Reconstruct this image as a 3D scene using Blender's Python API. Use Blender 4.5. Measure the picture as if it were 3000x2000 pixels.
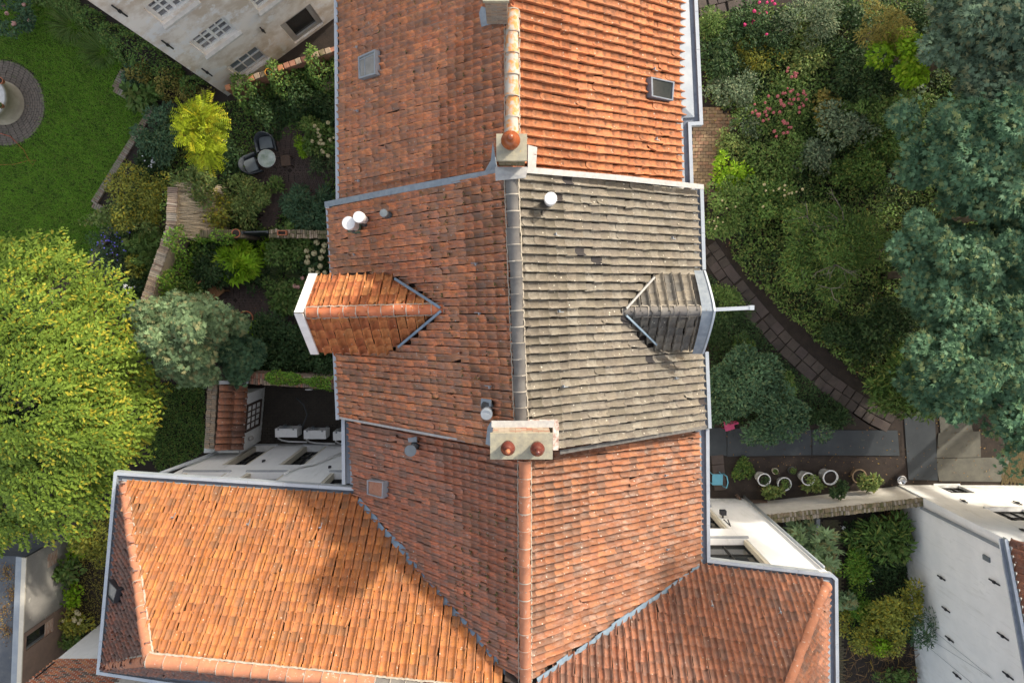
import bpy, math, random
import numpy as np
from mathutils import Vector, Matrix
random.seed(7); rng = np.random.default_rng(7)
sc = bpy.context.scene
for o in list(bpy.data.objects): bpy.data.objects.remove(o)
COL = sc.collection
R = math.radians

# ------------------------------------------------------------------ camera, sky, sun, exposure
CAMH = 26.0; TH = math.atan(150/2000)
cd = bpy.data.cameras.new('camera'); cam = bpy.data.objects.new('camera', cd); COL.objects.link(cam)
cd.sensor_width = 36; cd.lens = 24; cd.clip_end = 500
cam.location = (0, 0, CAMH); cam.rotation_euler = (-TH, 0, 0)
sc.camera = cam
SUN = Vector((1.0, .93, .67)).normalized()
w = bpy.data.worlds.new('World'); sc.world = w; w.use_nodes = True
wn = w.node_tree; bg = wn.nodes['Background']
sky = wn.nodes.new('ShaderNodeTexSky'); sky.sky_type = 'NISHITA'; sky.sun_disc = False
sky.sun_elevation = math.asin(SUN.z); sky.sun_rotation = math.atan2(SUN.x, SUN.y)
sky.dust_density = 3.0; sky.ozone_density = .6; sky.air_density = 1.0
hz = wn.nodes.new('ShaderNodeMix'); hz.data_type = 'RGBA'; hz.inputs[0].default_value = .6; hz.inputs[7].default_value = (1.42, 1.34, 1.22, 1)  # thin white cloud over the blue
wn.links.new(sky.outputs[0], hz.inputs[6]); wn.links.new(hz.outputs[2], bg.inputs[0]); bg.inputs[1].default_value = .15
sl = bpy.data.lights.new('sun', 'SUN'); so = bpy.data.objects.new('sun', sl); COL.objects.link(so)
sl.energy = 1.3; sl.angle = R(2.0); sl.color = (1, .93, .82)
so.rotation_euler = (-SUN).to_track_quat('-Z', 'Y').to_euler(); so.location = (20, 20, 30)
sc.view_settings.view_transform = 'Standard'; sc.view_settings.look = 'None'
sc.view_settings.gamma = 1; sc.view_settings.exposure = 1.93

# ------------------------------------------------------------------ helpers
_c, _s = math.cos(TH), math.sin(TH)
def ray(px, py):
    x, y, z = (px-1500)/2000, -(py-1000)/2000, -1.0
    return Vector((x, y*_c+z*_s, -y*_s+z*_c))
CP = Vector((0, 0, CAMH))
def U(px, py, z=0.0):
    d = ray(px, py); t = (z-CAMH)/d.z; return CP+d*t
def UP(px, py, p, n):
    d = ray(px, py); return CP+d*((p-CP).dot(n)/d.dot(n))
def scale_at(z): return 2000/(CAMH-z)
Z = Vector((0, 0, 1))

class MB:
    def __init__(s): s.v = []; s.f = []
    def add(s, vs, fs):
        o = len(s.v); s.v += [tuple(v) for v in vs]; s.f += [tuple(i+o for i in f) for f in fs]; return s
    def obox(s, o, a, b, c):
        o, a, b, c = Vector(o), Vector(a), Vector(b), Vector(c)
        return s.add([o, o+a, o+a+b, o+b, o+c, o+a+c, o+a+b+c, o+b+c], [(3,2,1,0),(4,5,6,7),(0,1,5,4),(1,2,6,5),(2,3,7,6),(3,0,4,7)])
    def box(s, c, d, rz=0):
        m = Matrix.Rotation(rz, 3, 'Z'); a, b, e = m@Vector((d[0],0,0)), m@Vector((0,d[1],0)), Vector((0,0,d[2]))
        return s.obox(Vector(c)-a/2-b/2-e/2, a, b, e)
    def bar(s, p, q, w, h, up=Z):
        p, q = Vector(p), Vector(q); d = q-p; sd = d.cross(Vector(up))
        if sd.length < 1e-6: sd = d.cross(Vector((1,0,0)))
        sd = sd.normalized(); u = sd.cross(d).normalized()
        return s.obox(p-sd*w/2-u*h/2, sd*w, d, u*h)
    def prism(s, poly, z0, z1):
        n = len(poly)
        vs = [(p[0],p[1],z0) for p in poly]+[(p[0],p[1],z1) for p in poly]
        fs = [tuple(range(n-1,-1,-1)), tuple(range(n,2*n))]+[(i,(i+1)%n,n+(i+1)%n,n+i) for i in range(n)]
        return s.add(vs, fs)
    def quad(s, *p): return s.add(p, [tuple(range(len(p)))])
    def tube(s, pts, r, n=8, caps=True):
        pts = [Vector(p) for p in pts]; rr = r if isinstance(r, (list, tuple)) else [r]*len(pts)
        vs = []; ref = None
        for i, p in enumerate(pts):
            d = (pts[min(i+1,len(pts)-1)]-pts[max(i-1,0)]).normalized()
            if ref is None: ref = d.cross(Z if abs(d.z) < .9 else Vector((1,0,0))).normalized()
            ref = (ref-d*ref.dot(d)).normalized(); b = d.cross(ref)
            vs += [p+(ref*math.cos(2*math.pi*k/n)+b*math.sin(2*math.pi*k/n))*rr[i] for k in range(n)]
        fs = [(i*n+k, i*n+(k+1)%n, (i+1)*n+(k+1)%n, (i+1)*n+k) for i in range(len(pts)-1) for k in range(n)]
        if caps: fs += [tuple(range(n-1,-1,-1)), tuple(range((len(pts)-1)*n, len(pts)*n))]
        return s.add(vs, fs)
    def lathe(s, c, prof, n=20, ax=None):
        c = Vector(c); vs = []
        for r, z in prof: vs += [c+Vector((r*math.cos(2*math.pi*k/n), r*math.sin(2*math.pi*k/n), z)) for k in range(n)]
        fs = [(i*n+k, i*n+(k+1)%n, (i+1)*n+(k+1)%n, (i+1)*n+k) for i in range(len(prof)-1) for k in range(n)]
        fs += [tuple(range(n-1,-1,-1)), tuple(range((len(prof)-1)*n, len(prof)*n))]
        return s.add(vs, fs)
    def sweep(s, path, prof, side=1, closed=False):
        # prof: (d, z) pairs, d measured to the side of the path
        n = len(path); path = [Vector(p) for p in path]; rows = []
        for i, p in enumerate(path):
            a = path[(i-1) % n] if (i > 0 or closed) else None; b = path[(i+1) % n] if (i < n-1 or closed) else None
            d1 = (p-a).to_2d().normalized() if a is not None else None; d2 = (b-p).to_2d().normalized() if b is not None else None
            if d1 is None: d1 = d2
            if d2 is None: d2 = d1
            n1 = Vector((-d1.y, d1.x)); n2 = Vector((-d2.y, d2.x)); m = (n1+n2); m = m/max(m.length_squared, .2)*2*side
            rows.append([Vector((p.x+m.x*d, p.y+m.y*d, p.z+z)) for d, z in prof])
        k = len(prof); vs = [v for r in rows for v in r]; fs = []
        for i in range(n if closed else n-1):
            for j in range(k-1): fs.append((i*k+j, i*k+j+1, ((i+1)%n)*k+j+1, ((i+1)%n)*k+j))
        return s.add(vs, fs)

ORG = {}
def link(o, parent, loc):
    COL.objects.link(o)
    if parent is not None: o.parent = parent; ORG[o.name] = ORG[parent.name]
    else: o.location = loc; ORG[o.name] = Vector(loc)
def tag(o, label=None, cat=None, group=None, kind=None):
    if label: o['label'] = label
    if cat: o['category'] = cat
    if group: o['group'] = group
    if kind: o['kind'] = kind
    return o
def obj(name, mb, mat, parent=None, smooth=False, kind=None, label=None, cat=None, group=None):
    vs = mb.v
    if parent is not None: L = ORG[parent.name]
    else:
        a = np.array(vs); L = Vector(((a[:,0].min()+a[:,0].max())/2, (a[:,1].min()+a[:,1].max())/2, a[:,2].min()))
    me = bpy.data.meshes.new(name); me.from_pydata([(v[0]-L[0], v[1]-L[1], v[2]-L[2]) for v in vs], [], mb.f)
    me.materials.append(mat)
    if smooth: me.polygons.foreach_set('use_smooth', [True]*len(me.polygons))
    me.update()
    o = bpy.data.objects.new(name, me); link(o, parent, L)
    return tag(o, label, cat, group, kind)
def thing(name, label, cat, loc, group=None):
    o = bpy.data.objects.new(name, None); o.empty_display_size = .2; link(o, None, Vector(loc)); return tag(o, label, cat, group)
def npmesh(name, V, F, mat, parent, tint=None, kind=None, uv=None):
    L = np.array(ORG[parent.name]) if parent is not None else np.array([V[:,0].mean(), V[:,1].mean(), V[:,2].min()])
    me = bpy.data.meshes.new(name); n = len(V); k = F.shape[1]
    me.vertices.add(n); me.vertices.foreach_set('co', (V-L).astype(np.float32).ravel())
    me.loops.add(F.size); me.loops.foreach_set('vertex_index', F.astype(np.int32).ravel())
    me.polygons.add(len(F)); me.polygons.foreach_set('loop_start', np.arange(0, F.size, k, dtype=np.int32))
    me.update(calc_edges=True)
    if tint is not None:
        a = me.attributes.new('tint', 'FLOAT_COLOR', 'POINT'); t = np.ones((n, 4), np.float32); t[:, :3] = tint; a.data.foreach_set('color', t.ravel())
    if uv is not None:
        l = me.uv_layers.new(name='st'); l.data.foreach_set('uv', uv[F.ravel()].astype(np.float32).ravel())
    me.materials.append(mat); me.validate()
    o = bpy.data.objects.new(name, me); link(o, parent, Vector(L)); return tag(o, kind=kind)

# ------------------------------------------------------------------ materials
class NT:
    def __init__(s, name):
        s.m = bpy.data.materials.new(name); s.m.use_nodes = True; s.t = s.m.node_tree; s.p = s.t.nodes['Principled BSDF']
        s.out = s.t.nodes['Material Output']; g = s.t.nodes.new('ShaderNodeNewGeometry'); s.pos = g.outputs['Position']
    def n(s, ty, **k):
        x = s.t.nodes.new(ty)
        for a, v in k.items(): setattr(x, a, v)
        return x
    def l(s, a, b): s.t.links.new(a, b)
    def noise(s, sc_, det=5, ro=.6, vec=None, dist=0):
        x = s.n('ShaderNodeTexNoise'); x.inputs['Scale'].default_value = sc_; x.inputs['Detail'].default_value = det
        x.inputs['Roughness'].default_value = ro; x.inputs['Distortion'].default_value = dist; s.l(vec or s.pos, x.inputs['Vector']); return x.outputs[0]
    def stretch(s, v):
        x = s.n('ShaderNodeVectorMath', operation='MULTIPLY'); s.l(s.pos, x.inputs[0]); x.inputs[1].default_value = v; return x.outputs[0]
    def ramp(s, f, stops, const=False):
        x = s.n('ShaderNodeValToRGB'); e = x.color_ramp.elements
        if const: x.color_ramp.interpolation = 'CONSTANT'
        while len(e) < len(stops): e.new(.5)
        for q, (p, c) in zip(e, stops): q.position = p; q.color = (c, c, c, 1) if not hasattr(c, '__len__') else (*c, 1)
        s.l(f, x.inputs[0]); return x.outputs[0]
    def mix(s, f, a, b, mode='MIX'):
        x = s.n('ShaderNodeMix', data_type='RGBA', blend_type=mode)
        for v, i in ((f, 0), (a, 6), (b, 7)):
            if hasattr(v, 'is_linked'): s.l(v, x.inputs[i])
            elif i == 0: x.inputs[0].default_value = v
            else: x.inputs[i].default_value = (*v, 1)
        return x.outputs[2]
    def math(s, op, a, b=0.0):
        x = s.n('ShaderNodeMath', operation=op)
        for v, i in ((a, 0), (b, 1)):
            if hasattr(v, 'is_linked'): s.l(v, x.inputs[i])
            else: x.inputs[i].default_value = v
        return x.outputs[0]
    def attr(s):
        a = s.n('ShaderNodeAttribute', attribute_name='tint'); q = s.n('ShaderNodeSeparateColor'); s.l(a.outputs['Color'], q.inputs[0]); return q.outputs
    def done(s, col, rough=.8, bump=None, bs=.3, bd=.01, metal=0, spec=.3):
        if hasattr(col, 'is_linked'): s.l(col, s.p.inputs['Base Color'])
        else: s.p.inputs['Base Color'].default_value = (*col, 1)
        if hasattr(rough, 'is_linked'): s.l(rough, s.p.inputs['Roughness'])
        else: s.p.inputs['Roughness'].default_value = rough
        s.p.inputs['Metallic'].default_value = metal; s.p.inputs['Specular IOR Level'].default_value = spec
        if bump is not None:
            b = s.n('ShaderNodeBump'); b.inputs['Strength'].default_value = bs; b.inputs['Distance'].default_value = bd
            s.l(bump, b.inputs['Height']); s.l(b.outputs[0], s.p.inputs['Normal'])
        return s.m
def mottled(name, c1, c2, sc_=3, c3=None, s3=12, t3=.6, rough=.85, bs=.4, bump_sc=40, metal=0, spec=.3, st=None, lo=.35, hi=.65):
    m = NT(name); v = m.stretch(st) if st else None
    col = m.mix(m.ramp(m.noise(sc_, 6, .65, v), [(lo, 0), (hi, 1)]), c1, c2)
    if c3 is not None: col = m.mix(m.ramp(m.noise(s3, 6, .7), [(t3, 0), (t3+.08, 1)]), col, c3)
    return m.done(col, rough, m.noise(bump_sc, 4), bs, .01, metal, spec)
def plain(name, c, rough=.5, metal=0, spec=.5): return mottled(name, c, tuple(x*.85 for x in c), 4, rough=rough, bs=.08, metal=metal, spec=spec)

def tilemat(name, pal, stain=(.05,.035,.03), st_amt=.5, lich=(.5,.47,.42), l_t=.66, moss=(.12,.10,.02), m_t=.75, big=None, white=0, topstain=.0, rough=.85, ax=(.55,4.2,.55), grime=0):
    m = NT(name); r, g, b = m.attr()[0:3]
    col = m.ramp(r, [(i/len(pal), c) for i, c in enumerate(pal)], True)
    col = m.mix(1, col, m.ramp(g, [(0, .86), (1, 1.12)]), 'MULTIPLY')
    col = m.mix(m.math('MULTIPLY', m.ramp(m.noise(9, 6, .7), [(.42, 0), (.68, 1)]), st_amt), col, stain)
    col = m.mix(1, col, m.ramp(m.noise(1.5, 6, .7, m.stretch(ax)), [(.3, .68), (.5, 1.0), (.72, 1.22)]), 'MULTIPLY')
    if grime: col = m.mix(m.ramp(m.noise(4.5, 7, .75, m.stretch(tuple(x*.9 for x in ax))), [(.42, 0), (.62, grime)]), col, (.245,.185,.158))
    if big: col = m.mix(m.ramp(m.noise(.55, 4, .6), [(.4, 0), (.7, .75)]), col, big)
    if topstain:
        u = m.n('ShaderNodeUVMap', uv_map='st'); q = m.n('ShaderNodeSeparateXYZ'); m.l(u.outputs[0], q.inputs[0])
        f = m.math('MULTIPLY', m.ramp(q.outputs[1], [(.25, 0), (.6, 1), (.82, .4)]), m.ramp(q.outputs[0], [(.1, .0), (.35, 1), (.75, 1), (.95, .2)]))
        f = m.math('MULTIPLY', f, m.ramp(m.noise(7, 5, .7), [(.36, 0), (.6, 1)])); col = m.mix(m.math('MULTIPLY', f, topstain), col, stain)
    col = m.mix(m.ramp(m.noise(5.5, 7, .75), [(m_t-.06, 0), (m_t+.05, .8)]), col, moss)
    col = m.mix(m.ramp(m.noise(16, 5, .7, dist=.6), [(l_t, 0), (l_t+.05, .85)]), col, lich)
    v = m.n('ShaderNodeTexVoronoi'); v.inputs['Scale'].default_value = 6.5; m.l(m.pos, v.inputs['Vector'])
    col = m.mix(m.ramp(v.outputs['Distance'], [(.09, .9), (.14, 0)]), col, m.mix(m.ramp(m.noise(3), [(.5, 0), (.52, 1)]), lich, stain))
    if white: col = m.mix(m.math('MULTIPLY', m.ramp(m.noise(2.2, 6, .75, m.stretch((.7, 2.2, 1))), [(.52, 0), (.68, 1)]), white), col, (.62, .55, .48))
    return m.done(col, rough, m.noise(45, 5), .55, .008, spec=.25)
T_OLD = tilemat('tile_old_brown', [(0.773,0.282,0.121),(0.687,0.262,0.118),(0.814,0.310,0.132),(0.621,0.250,0.118),(0.841,0.294,0.125),(0.540,0.238,0.121),(0.746,0.302,0.135),(0.692,0.288,0.136),(0.884,0.327,0.135)], (.17,.125,.105), .5, l_t=.635, moss=(.19,.145,.035), m_t=.64, grime=0.75)
T_OLD2 = tilemat('tile_old_mottled', [(0.772,0.273,0.119),(0.652,0.241,0.114),(0.832,0.304,0.128),(0.527,0.235,0.116),(0.699,0.263,0.119),(0.452,0.214,0.116),(0.892,0.313,0.128),(0.611,0.263,0.130),(0.745,0.302,0.137)], (.15,.115,.095), .5, l_t=.65, moss=(.16,.13,.03), m_t=.63, grime=0.75)
T_OLD3 = tilemat('tile_old_dark', [(0.663,0.239,0.126),(0.552,0.213,0.117),(0.711,0.257,0.131),(0.461,0.212,0.124),(0.617,0.232,0.124),(0.381,0.194,0.124),(0.587,0.238,0.129)], (.14,.105,.095), .5, l_t=.66, m_t=.72, grime=0.8)
T_RIGHT = tilemat('tile_orange_bright', [(0.485,0.177,0.070),(0.440,0.157,0.063),(0.516,0.200,0.084),(0.463,0.154,0.059),(0.425,0.161,0.070)], (.12,.06,.035), .3, lich=(.62,.55,.45), l_t=.70, m_t=.86, topstain=.95, grime=0.2)  # bright orange is the own colour of these tiles
T_GREY = tilemat('tile_grey_concrete', [(0.227,0.202,0.162),(0.203,0.178,0.145),(0.249,0.226,0.185),(0.187,0.166,0.129),(0.218,0.189,0.148)], (.12,.10,.08), .5, lich=(.62,.58,.48), l_t=.66, moss=(.24,.19,.08), m_t=.72, topstain=.8)
T_GREYD = tilemat('tile_grey_dormer', [(0.204,0.184,0.152),(0.169,0.153,0.128),(0.239,0.211,0.166),(0.143,0.135,0.119)], (.08,.07,.06), .6, lich=(.45,.42,.34), l_t=.68, moss=(.16,.12,.05), m_t=.72, ax=(4.2,.55,.55))
T_BLACK = tilemat('tile_dark_repair', [(.045,.040,.040),(.055,.045,.042)], (.03,.03,.03), .3, l_t=.72, m_t=.95)
T_LOW = tilemat('tile_lower_right', [(0.335,0.133,0.061),(0.287,0.113,0.056),(0.371,0.155,0.072),(0.240,0.105,0.057),(0.317,0.121,0.057),(0.205,0.101,0.061),(0.300,0.126,0.063)], (.10,.06,.045), .4, lich=(.6,.55,.47), l_t=.74, m_t=.86, white=.28, grime=0.35)
T_WING = tilemat('tile_wing_vivid', [(0.473,0.178,0.051),(0.439,0.157,0.047),(0.499,0.195,0.055),(0.414,0.151,0.048),(0.460,0.166,0.048),(0.349,0.152,0.059),(0.482,0.174,0.053),(0.430,0.169,0.058),(0.507,0.190,0.052)], (.15,.085,.06), .45, lich=(.55,.45,.33), l_t=.74, m_t=.9, ax=(4.2,.55,.55), grime=0.25)
T_WINGR = tilemat('tile_wing_weathered', [(0.377,0.148,0.079),(0.333,0.130,0.072),(0.399,0.161,0.084),(0.280,0.120,0.072),(0.355,0.140,0.076),(0.231,0.113,0.076),(0.389,0.166,0.093)], (.08,.05,.04), .62, lich=(.5,.43,.36), l_t=.73, m_t=.88, ax=(4.2,.55,.55), grime=0.5)
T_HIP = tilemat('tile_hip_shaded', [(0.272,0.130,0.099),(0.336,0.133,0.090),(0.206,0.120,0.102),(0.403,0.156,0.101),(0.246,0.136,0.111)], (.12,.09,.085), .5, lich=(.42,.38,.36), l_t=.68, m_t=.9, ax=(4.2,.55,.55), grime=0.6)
T_DORM = tilemat('tile_dormer_orange', [(0.537,0.203,0.073),(0.463,0.160,0.062),(0.575,0.241,0.087),(0.416,0.136,0.055)], (.12,.065,.03), .5, lich=(.6,.5,.35), l_t=.71, moss=(.14,.10,.03), m_t=.72, ax=(4.2,.55,.55))
M_RIDGE = mottled('ridge_terracotta', (.46,.19,.10), (.36,.15,.085), 5, (.50,.42,.35), 9, .60)
M_RIDGEL = mottled('ridge_lichen', (.56,.24,.08), (.42,.38,.32), 7, (.62,.33,.03), 5, .64, lo=.42, hi=.55)
M_RIDGED = mottled('ridge_dormer', (.50,.17,.075), (.43,.13,.06), 6, (.68,.62,.58), 7, .62)
M_RIDGEG = mottled('ridge_grey', (.115,.105,.098), (.16,.15,.135), 3, (.35,.34,.31), 22, .72)
M_MORTAR = mottled('mortar', (.42,.38,.31), (.30,.26,.21), 12)
M_DECK = mottled('roof_felt', (.05,.035,.028), (.035,.028,.024), 5)
M_ZINC = mottled('zinc', (.26,.29,.32), (.33,.355,.37), 2.5, (.30,.31,.31), 9, .66, rough=.5, bs=.1, metal=.25, spec=.5)
M_ZINCL = mottled('zinc_light', (.38,.42,.46), (.45,.48,.50), 3, rough=.45, bs=.06, metal=.2, spec=.5)
M_ZINCD = mottled('zinc_dark', (.15,.17,.21), (.22,.24,.27), 4, (.08,.075,.07), 11, .62, rough=.6, metal=.2)  # darker zinc for the gutter troughs and a skylight frame
M_LEAD = mottled('lead', (.19,.22,.25), (.27,.30,.32), 6, (.55,.56,.56), 10, .72, rough=.55, bs=.5, bump_sc=14, metal=.2)
M_LEADW = mottled('lead_weathered', (.42,.41,.38), (.32,.31,.30), 9, (.3,.29,.28), 14, .64, bs=.6, bump_sc=16)
M_LEADB = mottled('lead_blue', (.16,.23,.30), (.24,.31,.37), 7, (.09,.11,.13), 10, .62, rough=.5, metal=.2)
def white_render():
    m = NT('white_render'); col = m.mix(m.ramp(m.noise(1.1, 6, .65), [(.35, 0), (.65, 1)]), (.82,.81,.785), (.74,.735,.715))
    col = m.mix(m.ramp(m.noise(2.2, 6, .7, m.stretch((2.6,2.6,.35))), [(.54, 0), (.8, .7)]), col, (.56,.55,.50)); col = m.mix(m.ramp(m.noise(.9, 7, .75, m.stretch((1,1,.5))), [(.60, 0), (.72, .5)]), col, (.40,.40,.35))
    q = m.n('ShaderNodeSeparateXYZ'); m.l(m.pos, q.inputs[0]); f = m.math('MULTIPLY', m.ramp(m.math('MULTIPLY', q.outputs[2], .5), [(0, .75), (.45, 0)]), m.ramp(m.noise(3, 6, .7), [(.35, 0), (.65, 1)]))
    return m.done(m.mix(f, col, (.26,.27,.22)), .85, m.noise(30, 5), .25, .01)
M_WHITEW = white_render()
M_WHITEP = plain('white_paint', (.80,.79,.75), .4)
M_CREAM = mottled('cream_frame', (.62,.56,.45), (.55,.50,.40), 5, rough=.5, bs=.05)
M_GREYSILL = mottled('grey_sill', (.38,.39,.40), (.32,.33,.34), 6)
M_STUCCO = mottled('weathered_stucco', (.76,.715,.65), (.54,.46,.365), .9, (.74,.73,.71), 1.4, .54, bs=.35, lo=.42, hi=.6)
M_PLASTG = mottled('grey_plaster', (.34,.32,.285), (.27,.25,.22), 1.5, (.46,.43,.37), 3.0, .6, bs=.3)
M_PLASTB = mottled('brown_plaster', (.26,.18,.135), (.20,.14,.11), 2.5, bs=.3)
M_PEEL = mottled('peeling_brick', (.40,.20,.13), (.55,.47,.38), 6, bs=.5, st=(1, 1, 3))
M_IRON = plain('black_iron', (.02,.02,.025), .5)
M_GLASS = mottled('dark_glass', (.018,.021,.023), (.035,.038,.038), .9, rough=.08, bs=.0, spec=.9)
M_GLASSB = mottled('blue_glass', (.22,.27,.31), (.14,.18,.21), 1.0, rough=.1, bs=.0, spec=.8)
M_GLASSC = mottled('curtain_glass', (.30,.31,.32), (.06,.05,.055), 5, rough=.15, bs=.0, spec=.8)
M_BLKF = plain('dark_frame', (.025,.024,.022), .45)
M_BROWNF = plain('brown_frame', (.05,.025,.015), .5)
M_GREYF = plain('grey_door_frame', (.36,.35,.33), .5)
M_BRICK = [mottled('brick_%s' % k, c, tuple(x*.72 for x in c), 9, (.42,.40,.34), 15, .64, bs=.6) for k, c in (('tan', (.40,.30,.21)), ('grey', (.33,.28,.22)), ('brown', (.29,.21,.155)), ('pale', (.46,.38,.29)))]
M_BRICKR = [mottled('brick_red_%d' % k, c, tuple(x*.75 for x in c), 9, bs=.5) for k, c in enumerate([(.48,.16,.08), (.38,.14,.085), (.16,.12,.10), (.55,.24,.12), (.42,.20,.13)])]
M_BRICKM = [mottled('brick_mossy_%d' % k, c, (.10,.10,.035), 5, bs=.6) for k, c in enumerate([(.24,.18,.12), (.30,.22,.15), (.19,.15,.11)])]
M_PAVD = mottled('paver_dark', (.115,.080,.066), (.075,.056,.05), 6, (.15,.11,.09), 3, .6, bs=.5)
M_PAVT = [mottled('paver_tan_%d' % k, c, tuple(x*.7 for x in c), 7, (.2,.16,.07), 4, .66, bs=.5) for k, c in enumerate([(.33,.23,.135), (.38,.26,.15), (.28,.19,.12), (.36,.21,.13)])]
M_SLAB = mottled('slab_stone', (.075,.060,.050), (.052,.042,.036), 3, (.05,.055,.025), 5, .68, bs=.5)
M_SOIL = mottled('soil', (.040,.029,.022), (.024,.019,.015), 3, (.10,.075,.055), 22, .64, bs=.9, bump_sc=18)
M_LAWN = mottled('lawn_soil', (.026,.055,.008), (.018,.040,.007), 2, (.05,.045,.02), 8, .7, bs=.8, bump_sc=20)
M_MAT = mottled('rubber_mat', (.048,.055,.060), (.034,.040,.045), 1.5, (.10,.11,.085), 3, .64, rough=.6, bs=.5, bump_sc=60)
M_MATL = mottled('dusty_board', (.135,.13,.105), (.095,.092,.078), 2, bs=.6, bump_sc=70)
M_FLATR = mottled('flat_roof', (.08,.09,.105), (.12,.125,.13), 2, (.22,.20,.17), 8, .66, bs=.4)
M_WOOD = mottled('garden_wood', (.42,.22,.10), (.32,.16,.075), 9, st=(1, 6, 1), bs=.3)
M_WOODD = mottled('dark_wood', (.13,.085,.06), (.09,.06,.045), 9, st=(1, 6, 1), bs=.3)
M_WOODG = mottled('weathered_wood', (.36,.32,.25), (.25,.22,.17), 6, (.16,.17,.07), 5, .64, st=(6, 1, 1), bs=.4)
M_TERRA = mottled('terracotta', (.48,.17,.075), (.40,.13,.06), 8, (.55,.42,.34), 11, .7, rough=.6)
M_GLAZE = mottled('glazed_pot', (.30,.085,.03), (.24,.06,.022), 7, rough=.22, bs=.1, spec=.6)
M_GLAZED = mottled('glazed_pot_dark', (.15,.04,.028), (.11,.03,.022), 7, rough=.2, bs=.1, spec=.6)
M_CAPST = mottled('chimney_cap', (.40,.36,.25), (.28,.26,.20), 8, (.66,.40,.03), 4.2, .67, bs=.7)
M_WHITEPOT = plain('white_pot', (.75,.75,.74), .35)
M_PLASTIC = mottled('white_plastic', (.74,.73,.71), (.66,.65,.63), 8, (.55,.53,.5), 16, .66, rough=.45, bs=.1)
M_DARKPL = plain('dark_plastic', (.045,.05,.052), .45)
M_GREYPL = plain('grey_plastic', (.16,.18,.19), .45)
M_WICKER = mottled('wicker', (.035,.042,.05), (.055,.062,.07), 30, bs=.9, bump_sc=90, rough=.6)
M_STEEL = plain('steel', (.6,.61,.63), .25, .9)
M_PINK = plain('pink_plastic', (.60,.08,.20), .4)
M_BLUE = plain('light_blue_paint', (.12,.38,.50), .4)
M_CABLE = plain('black_cable', (.05,.055,.06), .5)
M_JEANS = mottled('denim', (.05,.10,.19), (.035,.07,.14), 14, bs=.5)
M_SHIRT = mottled('dark_shirt', (.05,.05,.06), (.035,.035,.04), 14)
M_SKIN = plain('skin', (.45,.27,.19), .5)
M_REED = mottled('dry_reed', (.50,.40,.27), (.34,.26,.17), 9, (.62,.52,.38), 14, .6, st=(1, 1, 8), bs=.9)
M_STONE = mottled('stone_drum', (.50,.43,.31), (.38,.32,.23), 2.5, (.46,.27,.10), 3, .66, bs=.5)
M_STONEW = mottled('stone_white', (.62,.60,.56), (.48,.46,.42), 6, (.25,.24,.22), 9, .66, bs=.5)
M_BARK = mottled('bark', (.15,.12,.09), (.09,.072,.055), 6, bs=.8)
M_TWIG = mottled('twig_grey', (.20,.175,.14), (.14,.125,.10), 6, bs=.4)
M_STRAW = mottled('dry_straw', (.36,.27,.16), (.26,.19,.11), 9)
M_RED = plain('red_hose', (.50,.10,.035), .5)

def leafmat(name, dark, light, third=None, tr=.3, rough=.55):
    m = NT(name); r, g, b = m.attr()[0:3]
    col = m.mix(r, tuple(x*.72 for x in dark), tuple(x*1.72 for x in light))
    if third: col = m.mix(m.ramp(g, [(.80, 0), (.84, 1)]), col, third)
    m.done(col, rough, spec=.18); t = m.n('ShaderNodeBsdfTranslucent'); m.l(col, t.inputs[0])
    x = m.n('ShaderNodeMixShader'); x.inputs[0].default_value = tr; m.l(m.p.outputs[0], x.inputs[1]); m.l(t.outputs[0], x.inputs[2]); m.l(x.outputs[0], m.out.inputs[0])
    return m.m
L_HORN = leafmat('leaf_hornbeam', (.075,.15,.020), (.20,.27,.036), (.47,.42,.045))
L_SAGE = leafmat('leaf_sage', (.11,.18,.080), (.21,.29,.14), (.30,.29,.13))
L_SUMAC = leafmat('leaf_yellow', (.14,.22,.015), (.36,.42,.02), (.56,.50,.03))
L_MAPLE = leafmat('leaf_maple', (.062,.135,.070), (.112,.205,.108), (.23,.29,.12))
L_MAPLE2 = leafmat('leaf_maple_pale', (.085,.15,.095), (.16,.23,.14), (.27,.29,.15))
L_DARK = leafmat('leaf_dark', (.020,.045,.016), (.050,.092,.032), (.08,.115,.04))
L_IVY = leafmat('leaf_ivy', (.044,.092,.022), (.108,.188,.042), (.22,.26,.06))
L_IVYB = leafmat('leaf_ivy_bright', (.07,.15,.02), (.15,.28,.035), (.28,.36,.05))
L_MID = leafmat('leaf_mid', (.060,.115,.026), (.125,.20,.048), (.19,.23,.065))
L_LIGHT = leafmat('leaf_light', (.09,.14,.035), (.18,.24,.07), (.28,.28,.08))
L_BLUE = leafmat('leaf_bluegreen', (.036,.080,.040), (.080,.145,.072), (.13,.18,.08))
L_GREY = leafmat('leaf_grey', (.070,.110,.055), (.155,.205,.115), (.27,.29,.16))
L_OLIVE = leafmat('leaf_olive', (.13,.13,.03), (.25,.22,.055), (.34,.25,.06))
L_LIME = leafmat('leaf_lime', (.12,.25,.01), (.24,.40,.02), (.32,.44,.03))
L_YELLOW = leafmat('leaf_yellowing', (.13,.16,.03), (.26,.27,.05), (.42,.34,.04))
L_GRASS = leafmat('leaf_grass', (.085,.185,.012), (.135,.28,.020), (.24,.31,.05), .25)
L_TUFT = leafmat('leaf_tuft', (.050,.085,.034), (.105,.155,.062), (.20,.20,.09))
L_LITTER = leafmat('leaf_litter', (.09,.055,.03), (.17,.10,.045), (.36,.24,.05), .1)
F_PINK = plain('flower_magenta', (.62,.03,.16), .6); F_ROSE = mottled('flower_dusty_rose', (.36,.09,.10), (.46,.15,.15), 20)
F_CREAM = mottled('flower_cream', (.50,.46,.24), (.42,.34,.20), 20); F_WHITE = plain('flower_white', (.8,.8,.8), .6)
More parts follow.
